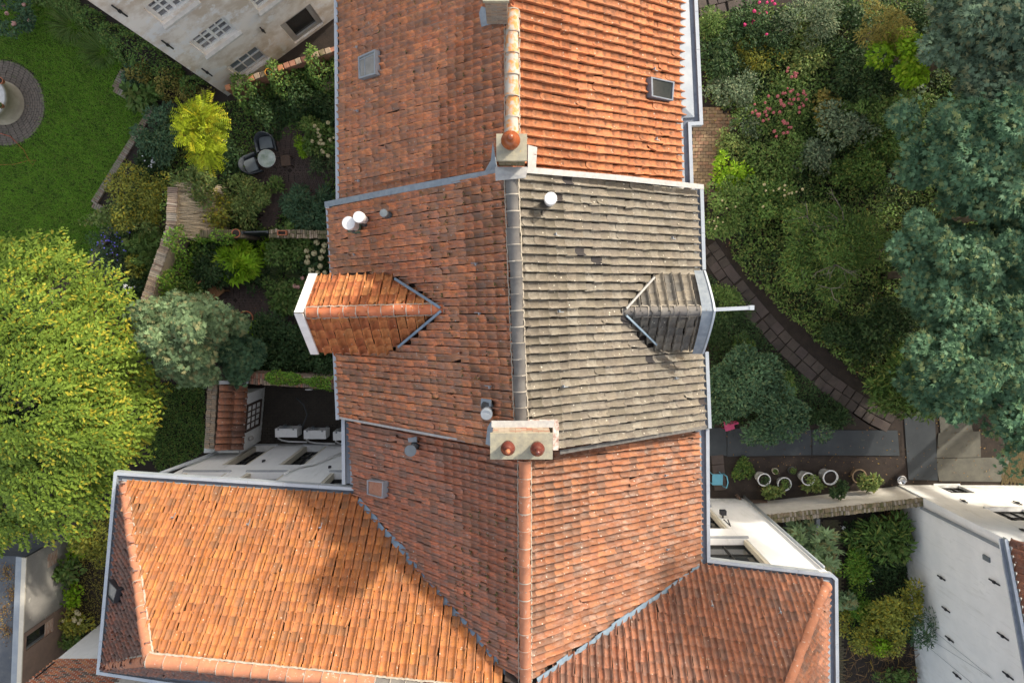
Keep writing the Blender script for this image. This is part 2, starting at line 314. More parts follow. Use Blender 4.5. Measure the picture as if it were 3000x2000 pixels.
F_BLUE = plain('flower_blue', (.13,.11,.55), .6); F_YEL = plain('flower_yellow', (.65,.52,.03), .6); F_BLUSH = mottled('flower_blush', (.50,.30,.24), (.42,.20,.17), 20)

# ------------------------------------------------------------------ roofs
TS = [(.03,-.05),(.03,.044),(.085,.080),(.17,.070),(.29,.032),(.45,.004),(.66,.0),(.83,.006),(.935,.014)]
def tile_local():
    k = len(TS); V = []; uv = []
    for t, lift, off in ((0,.014,0),(1,-.003,0),(0,.014,-.016)):
        for s, h in TS: V.append((s, t, h+lift+off)); uv.append((s, t))
    F = [(i, i+1, k+i+1, k+i) for i in range(k-1)]+[(2*k+i, 2*k+i+1, i+1, i) for i in range(k-1)]+[(2*k, 0, k, k)][:0]
    return np.array(V), np.array(F), np.array(uv)
TV, TF, TUV = tile_local()
TILECACHE = {}
def tile_mesh(mat, k):
    if (mat.name, k) not in TILECACHE:
        me = bpy.data.meshes.new('roof_tile'); me.from_pydata([tuple(v) for v in TV], [], [tuple(f) for f in TF]); me.materials.append(mat)
        a = me.attributes.new('tint', 'FLOAT_COLOR', 'POINT'); c = np.ones((len(TV), 4), np.float32); c[:, :3] = rng.random(3); a.data.foreach_set('color', c.ravel())
        l = me.uv_layers.new(name='st'); l.data.foreach_set('uv', TUV[TF.ravel()].astype(np.float32).ravel())
        me.polygons.foreach_set('use_smooth', [True]*len(me.polygons)); TILECACHE[(mat.name, k)] = me
    return TILECACHE[(mat.name, k)]
class Plane:
    def __init__(s, a, b, c):
        s.p = Vector(a); s.n = (Vector(b)-s.p).cross(Vector(c)-s.p).normalized()
        if s.n.z < 0: s.n = -s.n
    def z(s, x, y): return s.p.z-(s.n.x*(x-s.p.x)+s.n.y*(y-s.p.y))/s.n.z
    def at(s, px, py, lift=0): return UP(px, py, s.p+s.n*lift, s.n)
class House:
    def __init__(s, name, label, cat, loc):
        s.root = thing(name, label, cat, loc); s.tiles = []; s.deck = MB(); s.roof = None
    def slope(s, A, B, C, D, cw, gauge, mat, inside=None, dark=0, poly=None, jit=1.0, deck=True):
        A, B, C, D = map(Vector, (A, B, C, D)); nc = max(1, round(((B-A).length+(C-D).length)/2/cw)); nr = max(1, round(((D-A).length+(C-B).length)/2/gauge))
        P = lambda u, v: (A*(1-u)+B*u)*(1-v)+(D*(1-u)+C*u)*v
        n = (B-A).cross(D-A).normalized(); wob = [random.gauss(0, .008)*jit for _ in range(nc)]
        for i in range(nc):
            for j in range(nr):
                o = P(i/nc, j/nr); x = P((i+1)/nc, j/nr)-o; y = (P(i/nc, (j+1)/nr)-o)*1.2
                c = o+x*.5+y*.4
                if inside and not inside(c): continue
                sag = n*(.018*math.sin(i*.31+j*.12)+.012*math.sin(j*.7+i*.05))
                o = o+n*random.gauss(.004, .005)*jit+sag+x*(wob[i]+random.gauss(0, .018)*jit)+y*random.gauss(0, .012)*jit
                y = y+x*random.gauss(0, .05)*jit+n*random.gauss(0, .004)
                x2 = x+n*random.gauss(0, .006)*jit
                if random.random() < .02: o = o-y*random.uniform(.02,.10)+n*.008; y = y+x*random.gauss(0,.14)
                s.tiles.append((o, x2, y, n, T_BLACK if random.random() < dark else mat))
        if deck:
            pl = [Vector(p)-n*.10 for p in (poly or (A, B, C, D))]; s.deck.quad(*pl)
        return Plane(A, B, D)
    def finish(s):
        s.roof = obj('roof', s.deck, M_DECK, s.root); L = ORG[s.root.name]
        s.tiles.sort(key=lambda t: (t[0]-CP).length); vis = []
        for t in s.tiles:
            v = Matrix.Rotation(TH, 3, 'X')@(t[0]+t[1]*.5-CP); px, py = 1500+2000*v.x/-v.z, 1000-2000*v.y/-v.z
            vis.append(-20 < px < 3020 and -20 < py < 2020 and t[3].dot(t[0]-CP) < 0)
        own = [t for t, q in zip(s.tiles, vis) if q][:300]; ids = set(map(id, own)); rest = [t for t in s.tiles if id(t) not in ids]
        for o, x, y, n, m in own:
            b = bpy.data.objects.new('roof_tile', tile_mesh(m, random.randrange(14))); COL.objects.link(b); b.parent = s.roof; o = o-L
            b.matrix_local = Matrix(((x.x,y.x,n.x,o.x),(x.y,y.y,n.y,o.y),(x.z,y.z,n.z,o.z),(0,0,0,1)))
        by = {}
        for t in rest: by.setdefault(t[4].name, []).append(t)
        for mn, ts in by.items():
            O, X, Y, N = (np.array([t[i] for t in ts]) for i in range(4)); k = len(TV); n = len(ts)
            V = O[:,None]+X[:,None]*TV[None,:,0:1]+Y[:,None]*TV[None,:,1:2]+N[:,None]*TV[None,:,2:3]
            F = TF[None]+np.arange(n)[:,None,None]*k; tint = np.repeat(rng.random((n,3)), k, 0)
            ob = npmesh('roof_tile_field', V.reshape(-1,3), F.reshape(-1,4), ts[0][4], s.roof, tint, 'stuff', np.tile(TUV, (n,1)))
            ob.data.polygons.foreach_set('use_smooth', [True]*len(ob.data.polygons))
def frame_m(o, x, y, z): return Matrix(((x.x,y.x,z.x,o.x),(x.y,y.y,z.y,o.y),(x.z,y.z,z.z,o.z),(0,0,0,1)))
def ridge(parent, P0, P1, r, seg, mat, mortar=True, up=Z, name='ridge_tile', drop=.45):
    P0, P1 = Vector(P0), Vector(P1); L = (P1-P0).length; n = max(1, round(L/seg)); d = (P1-P0)/L; sd = Vector(up).cross(d).normalized(); u = d.cross(sd)
    mb = MB(); N = 9
    vs = []
    for x, rr in ((0,1.06),(.10,1.06),(.11,1.0),(1.04,.95)):
        for k in range(N):
            a = math.pi*(k/(N-1))*1.05-.025*math.pi; vs.append((x, rr*math.cos(a), rr*math.sin(a)-drop))
    fs = [(i*N+k, i*N+k+1, (i+1)*N+k+1, (i+1)*N+k) for i in range(3) for k in range(N-1)]+[tuple(range(N))]
    me = bpy.data.meshes.new(name); me.from_pydata(vs, [], fs); me.materials.append(mat)
    me.polygons.foreach_set('use_smooth', [True]*(len(fs)-1)+[False])
    org = ORG[parent.name]
    for i in range(n):
        o = bpy.data.objects.new(name, me); COL.objects.link(o); o.parent = parent
        p = P0+d*(L*i/n)+sd*random.gauss(0,.008)+u*random.gauss(0,.006); q = d+sd*random.gauss(0,.012); y = sd*r*(1+random.gauss(0,.02))
        o.matrix_local = frame_m(p-org, q*(L/n), y, u*r)
    if mortar:
        m = MB()
        for i in range(n+1):
            p = P0+d*(L*i/n)-u*r*drop; wd = random.uniform(.012,.028)
            m.add([p+d*(x*wd)+(sd*math.cos(a)+u*math.sin(a))*r*1.075 for x in (-.5,.5) for a in [math.pi*k/8 for k in range(9)]], [(k,k+1,k+10,k+9) for k in range(8)])
        for sg in (-1, 1):
            k = int(L/.05); e = [P0+d*(L*q/k)-u*r*(drop+.12)+sd*sg*r*(1.02+random.uniform(-.05,.09)) for q in range(k+1)]
            m.add([p+v for p in e for v in (u*.03, u*.01+sd*sg*.02, -u*.06)], [(q*3+j, q*3+j+1, q*3+4+j, q*3+3+j) for q in range(k) for j in (0,1)])
        obj('mortar_bed', m, M_MORTAR, parent, True, kind='stuff')
def gutter(parent, outer, side, apron, z=0, seams=True):
    m = MB(); m.sweep(outer, [(.10,.0),(.105,-.09),(.20,-.10),(.225,-.035),(apron,.03)], side)
    g = obj('gutter', m, M_ZINC, parent)
    m = MB(); m.sweep(outer, [(0,-.20),(0,.012),(.095,.012),(.098,-.085)], side); obj('gutter_lip', m, M_ZINCL, g)
    m = MB(); m.sweep(outer, [(.104,-.086),(.196,-.094)], side); obj('gutter_trough', m, M_ZINCD, g)
    m = MB()
    for a, b in zip(outer[:-1], outer[1:]):
        a, b = Vector(a), Vector(b); L = (b-a).length; d = (b-a)/L; nn = Vector((-d.y, d.x, 0))*side
        for k in range(1, int(L/1.0)): m.obox(a+d*k*1.0+nn*-.004+Z*-.1, d*.014, nn*.106, Z*.116)
    if m.v: obj('joint', m, M_GREYSILL, g, kind='stuff')
    return g
def facade(parent, P, Q, z0, z1, n, depth, ops, mat, name='wall'):
    P, Q = Vector((P[0],P[1],0)), Vector((Q[0],Q[1],0)); L = (Q-P).length; ux = (Q-P)/L; n = Vector(n)
    W = lambda u, v, d=0: P+ux*u+Z*v+n*d
    us = sorted({0, L, *[max(0,min(L,x)) for o in ops for x in o[:2]]}); vs = sorted({z0, z1, *[max(z0,min(z1,x)) for o in ops for x in o[2:4]]}); m = MB()
    for a, b in zip(us, us[1:]):
        for c, d in zip(vs, vs[1:]):
            um, vm = (a+b)/2, (c+d)/2
            if any(o[0] < um < o[1] and o[2] < vm < o[3] for o in ops): continue
            m.quad(W(a,c), W(b,c), W(b,d), W(a,d))
    for o in ops:
        a, b, c, d = o[:4]
        m.quad(W(a,c), W(a,c,-depth), W(a,d,-depth), W(a,d)); m.quad(W(b,c), W(b,d), W(b,d,-depth), W(b,c,-depth))
        m.quad(W(a,c), W(b,c), W(b,c,-depth), W(a,c,-depth)); m.quad(W(a,d), W(a,d,-depth), W(b,d,-depth), W(b,d))
    return obj(name, m, mat, parent), W
def window(parent, W, a, b, c, d, rec, cols, rows, fm, pm, fw=.09, bw=.035, sill=None, sillm=None, name='window', split=None, mull=None, surround=None):
    m = MB()
    def bx(u0,u1,v0,v1,d0,d1):
        o = W(u0,v0,d0); m.obox(o, W(u1,v0,d0)-o, W(u0,v1,d0)-o, W(u0,v0,d1)-o)
    bx(a,a+fw,c,d,-rec-.05,-rec+.03); bx(b-fw,b,c,d,-rec-.05,-rec+.03); bx(a+fw,b-fw,c,c+fw,-rec-.05,-rec+.028); bx(a+fw,b-fw,d-fw,d,-rec-.05,-rec+.028)
    U0, U1, V0, V1 = a+fw, b-fw, c+fw, d-fw; cw, rh = (U1-U0)/cols, (V1-V0)/rows
    for i in range(1, cols):
        t = bw*2.2 if mull and i in mull else bw; bx(U0+cw*i-t/2, U0+cw*i+t/2, V0, V1, -rec-.04, -rec+.015)
    for j in range(1, rows): bx(U0, U1, V0+rh*j-bw/2, V0+rh*j+bw/2, -rec-.04, -rec+.012)
    fr = obj(name, m, fm, parent)
    for i in range(cols):
        for j in range(rows):
            q = MB(); o = W(U0+cw*i+.004, V0+rh*j+.004, -rec-.03); q.obox(o, W(U0+cw*(i+1)-.004, V0+rh*j+.004, -rec-.03)-o, W(U0+cw*i+.004, V0+rh*(j+1)-.004, -rec-.03)-o, (W(0,0,-.006)-W(0,0,0))); obj('pane', q, pm, fr)
    if sill:
        q = MB(); o = W(a-.06, c-.10, -rec+.03); q.obox(o, W(b+.06,c-.10,-rec+.03)-o, W(0,.095,0)-W(0,0,0), W(0,0,rec-.03+sill)-W(0,0,0)); obj('sill', q, sillm or M_GREYSILL, fr)
    if surround:
        for u0,u1,v0,v1 in ((a-.02,a+.10,c,d),(b-.10,b+.02,c,d)):
            q = MB(); o = W(u0,v0,-rec+.035); q.obox(o, W(u1,v0,-rec+.035)-o, W(u0,v1,-rec+.035)-o, W(0,0,surround)-W(0,0,0)); obj('jamb', q, M_CREAM, fr)
    return fr
def uv_on(W, px, py):
    o = W(0,0); ux = (W(1,0)-o); n = ux.cross(Z); p = UP(px, py, o, n); return (p-o).dot(ux), p.z
def pot_on(parent, p, r, h, mat, name='chimney_pot', knob=None):
    m = MB(); m.lathe(p, [(r*.75,0),(r*.72,h*.35),(r*.95,h*.42),(r*1.0,h*.5),(r*.92,h*.6),(r*.5,h*.78),(r*.3,h*.84),(r*.28,h*.95),(r*.2,h),(.01,h*1.01)], 24)
    o = obj(name, m, mat, parent, True)
    if knob:
        q = MB(); q.lathe(Vector(p)+Z*h, [(r*.33,-.015),(r*.35,.04),(r*.2,.07),(.01,.08)], 14); obj('knob', q, knob, o, True)
    return o
def skirt(parent, pts, mat, name='flashing', th=.02):
    m = MB(); pts = [Vector(p) for p in pts]; n = (pts[1]-pts[0]).cross(pts[2]-pts[0]).normalized()
    if n.z < 0: n = -n
    k = len(pts); m.add([p for p in pts]+[p+n*th for p in pts], [tuple(range(k)), tuple(range(k,2*k))]+[(i,(i+1)%k,k+(i+1)%k,k+i) for i in range(k)]); return obj(name, m, mat, parent)
def vent(parent, base, r, h, mat, cap=1.25, name='vent_pipe', caph=.18, tilt=(0,0), collar=True):
    b = Vector(base); t = b+Vector((tilt[0],tilt[1],h)); m = MB(); m.tube([b-Z*.15, t], r, 18); o = obj(name, m, mat, parent, False)
    q = MB(); q.lathe(t-Z*caph, [(r*1.02,0),(r*cap,.012),(r*cap,caph*.92),(r*cap*.94,caph),(.005,caph+.01)], 24); obj('cap', q, mat, o)
    if collar: q = MB(); q.lathe(b-Z*.05, [(r*1.9,-.05),(r*1.7,.1),(r*1.15,.17),(r*1.05,.2)], 18); obj('collar', q, M_DARKPL, o)
    return o
def hooks(parent, plane, pts, along):
    for px, py in pts:
        p = plane.at(px, py, .05); m = MB(); a = Vector(along).normalized(); sd = plane.n.cross(a).normalized()
        m.obox(p, a*.2, sd*.014, plane.n*.012); m.obox(p+a*.02, sd*.06, a*.02, plane.n*.06); obj('snow_hook', m, M_ZINC, parent)

L_MOSS = leafmat('moss', (.055,.055,.018), (.10,.095,.03), (.03,.026,.018), 0)
def moss(H, sel, n, clump=7):
    ts = [t for t in H.tiles if sel(t)]; P_ = []; N_ = []
    for _ in range(n):
        o = random.choice(ts)
        near = [o]+[t for t in random.sample(ts, min(len(ts), 40)) if (t[0]-o[0]).length < .8]
        for t in near[:4]:
            for q in range(clump): P_.append(t[0]+t[1]*random.uniform(.15,.85)+t[2]*random.uniform(-.02,.08)+t[3]*random.uniform(.02,.05)); N_.append(t[3])
    k = len(P_); leafmesh('moss', np.array(P_), np.array(N_)+rng.normal(size=(k,3))*.3, rng.normal(size=(k,3)), rng.uniform(.03,.075,k), OVAL, L_MOSS, H.roof, None, 'stuff')

# ---- house at the top of the picture
ZE, ZR = 7.0, 11.0
H1 = House('row_house', 'upper row house whose roof is brown tiles left and bright orange tiles right', 'house', U(1500,200,0))
a0, a1 = U(998,602,ZE), U(993,-150,ZE); r0, r1 = U(1503,508,ZR), U(1500,-345,ZR)
P1L = H1.slope(a1, a0, r0, r1, .182, .285, T_OLD)
sp = U(1990,345,ZE); e0 = U(1993,548,ZE); e1 = U(2011,345,6.84); e2 = U(2000,-150,6.84)
P1R = Plane(e0, sp, r0); e3 = P1R.at(2014,548); e2 = P1R.at(2000,-150)
H1.slope(e3, e2, r1, r0, .205, .295, T_RIGHT, lambda c: c.y > sp.y or c.x < sp.x+.02)
H1.finish(); h1 = H1.root
ridge(H1.roof, U(1501,405,ZR+.06), U(1500,28,ZR+.04), .145, .42, M_RIDGEL)
gutter(h1, [U(977,-160,ZE-.02), U(984,592,ZE-.02)], 1, .36)
gutter(h1, [U(2032,548,ZE-.05), U(2026,368,ZE-.05), U(2060,366,ZE-.05), U(2037,-160,ZE-.05)], 1, .62)
m = MB(); c = [U(1000,590,6.6), U(2010,548,6.6), U(2025,-150,6.6), U(1000,-150,6.6)]; m.prism([(p.x,p.y) for p in c], 0, 6.75); obj('wall', m, M_WHITEW, h1)
# ---- middle house
ZE2, ZR2 = 7.15, 11.28
H2 = House('row_house', 'middle row house with brown tiles left, grey tiles right and two dormers', 'house', U(1500,900,0))
a0, a1 = U(998,1226,ZE2), U(962,610,ZE2); r0, r1 = U(1530,1327,ZR2), U(1498,499,ZR2); e0, e1 = U(2064,1250,ZE2), U(2038,556,ZE2)
P2L = Plane(a1, a0, r0); P2R = Plane(e0, e1, r1)
# dormers, worked out first so that the tiles stop at them
DLz, DLe = 9.82, 8.62
dl0 = U(880,916,DLz); dl1 = P2L.at(1296,905); dl1.z = DLz
dla = U(940,808,DLe); dlb = U(945,1030,DLe)
dup = [Vector((dl0.x, dla.y, DLe)), Vector((dl1.x, dla.y, DLe))]; ddn = [Vector((dl0.x, dlb.y, DLe)), Vector((dl1.x, dlb.y, DLe))]
PDu = Plane(dup[0], dl0, dl1); PDd = Plane(ddn[0], dl0, dl1)
def in_dl(c): return c.x > dl0.x-.1 and ddn[0].y-.02 < c.y < dup[0].y+.02 and min(PDu.z(c.x,c.y), PDd.z(c.x,c.y)) > c.z-.12
DRz, DRe = 9.12, 8.32
dr0 = U(2070,910,DRz); dr1 = P2R.at(1826,913); dr1.z = DRz
rup = U(2050,806,DRe).y; rdn = U(2050,1022,DRe).y
PRu = Plane((dr0.x,rup,DRe), dr0, dr1); PRd = Plane((dr0.x,rdn,DRe), dr0, dr1)
def in_dr(c): return c.x < dr0.x+.1 and rdn-.02 < c.y < rup+.02 and min(PRu.z(c.x,c.y), PRd.z(c.x,c.y)) > c.z-.12
H2.slope(a1, a0, r0, r1, .185, .285, T_OLD2, lambda c: not in_dl(c), dark=.0015)
H2.slope(e0, e1, r1, r0, .205, .295, T_GREY, lambda c: not in_dr(c), dark=.012)
# dormer tiles, wider pantiles
G = .27
H2.slope(dup[1], dup[0], dl0, dl1, .232, .30, T_DORM, lambda c: P2L.z(c.x,c.y) < c.z+.05, poly=[dup[0], dl0, dl1, P2L.at(1170,814)])
H2.slope(ddn[0], ddn[1], dl1, dl0, .232, .30, T_DORM, lambda c: P2L.z(c.x,c.y) < c.z+.05, poly=[ddn[0], dl0, dl1, P2L.at(1165,1022)])
q0, q1 = Vector((dr0.x,rup,DRe)), Vector((dr1.x,rup,DRe)); q2, q3 = Vector((dr0.x,rdn,DRe)), Vector((dr1.x,rdn,DRe))
H2.slope(q0, q1, dr1, dr0, .235, .28, T_GREYD, lambda c: P2R.z(c.x,c.y) < c.z+.05 and c.x < dr0.x-.03, poly=[q0, dr0, dr1, P2R.at(1914,808)])
H2.slope(q3, q2, dr0, dr1, .235, .28, T_GREYD, lambda c: P2R.z(c.x,c.y) < c.z+.05 and c.x < dr0.x-.03, poly=[q2, dr0, dr1, P2R.at(1920,1022)])
H2.finish(); h2 = H2.root
ridge(H2.roof, U(1498.5,520,ZR2+.06), U(1527,1240,ZR2+.03), .14, .345, M_RIDGEG)
gutter(h2, [U(954,606,ZE2-.04), U(968,812,ZE2-.04)], 1, .2)
gutter(h2, [U(974,1015,ZE2-.04), U(984,1229,ZE2-.04)], 1, .2)
gutter(h2, [U(2085,1254,ZE2-.04), U(2076,1030,ZE2-.04)], 1, .26)
gutter(h2, [U(2068,790,ZE2-.04), U(2061,550,ZE2-.04)], 1, .32)
m = MB(); c = [U(990,1222,6.6), U(2060,1252,6.6), U(2040,556,6.6), U(965,612,6.6)]; m.prism([(p.x,p.y) for p in c], 0, 6.85); obj('wall', m, M_WHITEW, h2)
# verge flashings between the houses
def strip(parent, pts, wd, n, mat, th=.03, name='flashing', seg=.5):
    pts = [Vector(p) for p in pts]
    m = MB()
    for a, b in zip(pts, pts[1:]):
        k = max(1, int((b-a).length/seg))
        for i in range(k):
            p, q = a.lerp(b, i/k), a.lerp(b, (i+1)/k+.01); d = (q-p).normalized(); s_ = n.cross(d).normalized()*wd; lift = n*(.002*(i % 2)+.05)
            m.obox(p+lift-s_/2, q-p, s_, n*th)
    return obj(name, m, mat, parent)
strip(h2, [U(958,600,ZE2+.12), P2L.at(1200,553,.1), U(1462,506,ZR2-.28)], .15, P2L.n, M_LEAD)
strip(h2, [U(2055,549,ZE2+.1), P2R.at(1800,522,.1), U(1540,500,ZR2-.3)], .13, P2R.n, M_LEADW)
strip(h2, [U(998,1222,ZE2+.1), U(1440,1303,ZR2-.7)], .06, P2L.n, M_LEADW, th=.012)
strip(h2, [U(2064,1250,ZE2+.08), U(1640,1322,ZR2-.9)], .10, P2R.n, mottled('cement_verge_shadow', (.15,.14,.125), (.09,.085,.08), 8, bs=.6), th=.02)  # dark cement strip, the verge's shadow line is put into its colour
# ---- dormer woodwork
dm = MB(); ap = dl0.x+.02
dm.prism([(ap,dup[0].y-.12),(ap,ddn[0].y+.12),(P2L.at(1160,900).x,ddn[0].y+.12),(P2L.at(1160,900).x,dup[0].y-.12)], 7.1, DLe-.05)
dl = obj('dormer', dm, M_WHITEW, h2, label='left dormer with orange tiles and white barge boards')
m = MB(); m.add([(ap,dup[0].y-.1,DLe-.1),(ap,ddn[0].y+.1,DLe-.1),(ap,dl0.y,DLz-.08)], [(0,1,2)]); obj('gable', m, M_WHITEW, dl)
def barge(pa, pb, w, mat, parent, name='barge_board'):
    m = MB(); pa, pb = Vector(pa), Vector(pb); d = pb-pa; s_ = Vector((1,0,0))*w; m.obox(pa-s_*.5, s_, d, Vector((0,0,.09))); m.obox(pa-Vector((w*.5,0,.2)), Vector((.03,0,0)), d, Vector((0,0,.2))); obj(name, m, mat, parent)
barge((dl0.x+.0, dl0.y+.012, DLz+.08), (dl0.x+.0, dup[0].y+.06, DLe+.03), .20, M_WHITEP, dl)
barge((dl0.x+.0, dl0.y-.012, DLz+.08), (dl0.x+.0, ddn[0].y-.06, DLe+.03), .20, M_WHITEP, dl)
ridge(H2.roof, dl1+Vector((.04,0,.02)), dl0+Vector((.14,0,.02)), .125, .31, M_RIDGED)
va, vb = P2L.at(1162,816,.06), P2L.at(1294,900,.06); strip(dl, [va, vb], .06, P2L.n, M_LEADB, name='valley_flashing', seg=3)
va, vb = P2L.at(1172,1016,.06), P2L.at(1296,912,.06); strip(dl, [va, vb], .06, P2L.n, M_LEADB, name='valley_flashing', seg=3)
dm = MB(); ax = dr0.x-.06
dm.prism([(ax,rup-.12),(P2R.at(1920,900).x,rup-.12),(P2R.at(1920,900).x,rdn+.12),(ax,rdn+.12)], 7.1, DRe-.05)
dr = obj('dormer', dm, M_WHITEW, h2, label='right dormer with grey tiles and lead-capped front')
m = MB(); m.add([(ax,rup-.1,DRe-.1),(ax,rdn+.1,DRe-.1),(ax,dr0.y,DRz-.08)], [(0,1,2)]); obj('gable', m, M_WHITEW, dr)
m = MB(); N = 12
pr = []
for i in range(N+1):
    t = -1+2*i/N; y = dr0.y+(rup-dr0.y+.12)*t if t > 0 else dr0.y+(dr0.y-rdn+.12)*t; z = DRz+.11-(DRz-DRe+.02)*abs(t)**1.3; pr.append((y, z, .04*(1-abs(t))))
for i in range(N):
    (y0,z0,b0),(y1,z1,b1) = pr[i], pr[i+1]; x0 = dr0.x-.14; x1 = dr0.x+.10
    m.add([(x0,y0,z0-.02),(x1+b0,y0,z0),(x1+b1,y1,z1),(x0,y1,z1-.02)], [(0,1,2,3)]); m.add([(x1+b0,y0,z0),(x1+b0,y0,z0-.22),(x1+b1,y1,z1-.22),(x1+b1,y1,z1)], [(0,1,2,3)])
obj('lead_capping', m, M_LEAD, dr)
m = MB()
for i in range(N):
    (y0,z0,b0),(y1,z1,b1) = pr[i], pr[i+1]; x1 = dr0.x+.10; m.obox((x1+b0,y0,z0+.005), (b1-b0,y1-y0,z1-z0), (.05,0,0), (0,0,.03))
obj('edge_roll', m, M_ZINCL, dr)
ridge(H2.roof, dr1+Vector((-.03,0,.02)), dr0+Vector((-.16,0,.02)), .125, .30, M_RIDGEG)
va, vb = P2R.at(1912,812,.06), P2R.at(1830,903,.06); strip(dr, [va, vb], .05, P2R.n, M_LEADW, name='valley_flashing', seg=3)
va, vb = P2R.at(1918,1010,.06), P2R.at(1830,925,.06); strip(dr, [va, vb], .05, P2R.n, M_LEADB, name='valley_flashing', seg=3)
m = MB(); a, b = U(2086,907,8.75), U(2207,901,8.75); m.bar(a, b, .09, .12); m.bar(b-Vector((.12,0,0)), b, .115, .15); hb = obj('hoist_beam', m, M_ZINCL, dr)
# ---- lower house with its two wings
ZR3 = 10.6
H3 = House('corner_house', 'lower house with two tiled wings, white walls and zinc gutters', 'house', U(1500,1600,0))
a0, a1 = U(1020,1215,ZE), U(1036,1420,ZE); dv = (a1-a0).normalized(); a2 = a0+dv*6.0
r0, r1 = U(1537,1305,ZR3), U(1539,2120,ZR3); e0, e1 = U(2048,1262,ZE), U(2054,1628,ZE); e2 = e0+(e1-e0).normalized()*6.2
P3L = Plane(a0, a2, r0.lerp(r1,.6)); P3R = Plane(e0, e2, r0)
# left wing
nw, ne = U(358,1407,ZE), U(1062,1450,ZE); ap = U(436,1932,ZR3); rE = U(1540,2046,ZR3); sw = U(306,1956,ZE)
PLn = Plane(nw, ne, ap); PLw = Plane(nw, sw, ap)
def perp(A, e, line0, line1, zr):
    e2_ = Vector((e.x, e.y)).normalized(); p_ = Vector((-e2_.y, e2_.x)); l = Vector((line1.x-line0.x, line1.y-line0.y)); q = Vector((line0.x-A.x, line0.y-A.y))
    den = p_.x*(-l.y)+l.x*p_.y; t = (q.x*(-l.y)+l.x*q.y)/den; return Vector((A.x+p_.x*t, A.y+p_.y*t, zr))
ed = (ne-nw).normalized(); A = nw-ed*.3; B = nw+ed*(ne-nw).length*1.62
C_, D_ = perp(B, ed, ap, rE, ZR3), perp(A, ed, ap, rE, ZR3)
PLe = Plane(ne, B, C_); PLs = Plane(sw, sw+ (rE-ap), ap)
H3.slope(a0, a2, r1, r0, .182, .27, T_OLD3, lambda c: c.z > PLe.z(c.x,c.y)-.01 and c.y > rE.y)
H3.slope(B, A, D_, C_, .228, .24, T_WING, lambda c: c.z < PLw.z(c.x,c.y)-.02 and c.z > P3L.z(c.x,c.y)-.01 and c.x < r0.x, poly=[p-Z*.16 for p in (ne, nw, ap, rE)])
wdir = (nw-sw).normalized(); wD, wC = perp(sw, wdir, ap, ap+Vector((wdir.x,wdir.y,0)), ZR3), perp(nw, wdir, ap, ap+Vector((wdir.x,wdir.y,0)), ZR3)
H3.slope(nw, sw, wD, wC, .215, .25, T_HIP, lambda c: c.z < PLn.z(c.x,c.y)-.01 and c.z < PLs.z(c.x,c.y)-.01, poly=[nw, sw, ap])
sE = sw+(rE-ap)*1.1; sA = perp(sw, (sE-sw), ap, rE, ZR3); sB = perp(sE, (sE-sw), ap, rE, ZR3)
H3.slope(sw, sE, sB, sA, .215, .25, T_HIP, lambda c: c.z < PLw.z(c.x,c.y)-.01, poly=[sw, sE, rE, ap])
# right wing
wa, wb = U(2058,1653,ZE), U(2424,1700,ZE); we = (wb-wa).normalized(); wn_ = Vector((we.y, -we.x, 0)); wn_ = wn_ if wn_.y < 0 else -wn_
A2 = wa-we*5.4; rw0 = A2+wn_*2.0+Z*3.6; rw1 = wb+wn_*2.0+Z*3.6; PRn = Plane(wa, wb, rw1)
hx = P3R.at(1,1); hap = UP(2308, 2000, PRn.p, PRn.n); hd = (hap-wb).normalized(); se = U(2428,2010,ZE)+Vector((0,-2,0)); PRe = Plane(wb, se, hap)
H3.slope(e0, e2, r1, r0, .205, .255, T_LOW, lambda c: c.z > PRn.z(c.x,c.y)-.01, deck=False) if False else None
H3.slope(e2, e0, r0, r1, .176, .285, T_LOW, lambda c: c.z > PRn.z(c.x,c.y)-.01)
H3.slope(wb+we*.2, A2, rw0, rw1+we*.2, .186, .30, T_WINGR, lambda c: c.z > P3R.z(c.x,c.y)-.01 and c.z < PRe.z(c.x,c.y)-.01 and c.x > r0.x-.1, poly=[wb, A2, rw0, hap+hd*1.2])
ee = (wb-se).normalized(); eC = perp(wb, ee, hap+hd*3, hap+hd*3+Vector((ee.x,ee.y,0)), 0); eD = perp(se, ee, hap+hd*3, hap+hd*3+Vector((ee.x,ee.y,0)), 0)
eC.z = eD.z = hap.z+hd.z*3
H3.slope(se, wb, eC, eD, .186, .26, T_WINGR, lambda c: c.z < PRn.z(c.x,c.y)-.01 and c.z < 10.6, poly=[se, wb, hap+hd*1.2, Vector((hap.x+hd.x*1.2, se.y, hap.z+hd.z*1.2))])
H3.finish(); h3 = H3.root
ridge(H3.roof, U(1537,1350,ZR3+.06), U(1539,2052,ZR3+.03), .14, .40, M_RIDGE)
ridge(H3.roof, nw+Vector((.06,-.08,.1)), ap+Z*.08, .125, .36, M_RIDGE, drop=.45)
ridge(H3.roof, sw+Vector((.1,.08,.1)), ap+Z*.08, .125, .36, M_RIDGE, drop=.45)
rm = ap.lerp(rE, .60)
ridge(H3.roof, ap+Z*.08, rm+Z*.08, .16, .40, M_RIDGE); ridge(H3.roof, rm+Z*.08, rE+Z*.06, .16, .36, M_RIDGEG)
ridge(H3.roof, wb+hd*.3+Z*.1, wb+hd*6.0+Z*.1, .13, .38, M_RIDGE, mortar=False, drop=.45)
m = MB(); m.lathe(wb+hd*.25+Z*.06, [(.14,-.1),(.16,.0),(.14,.08),(.08,.13),(.01,.15)], 16); obj('hip_end_cap', m, M_RIDGE, H3.roof, True)
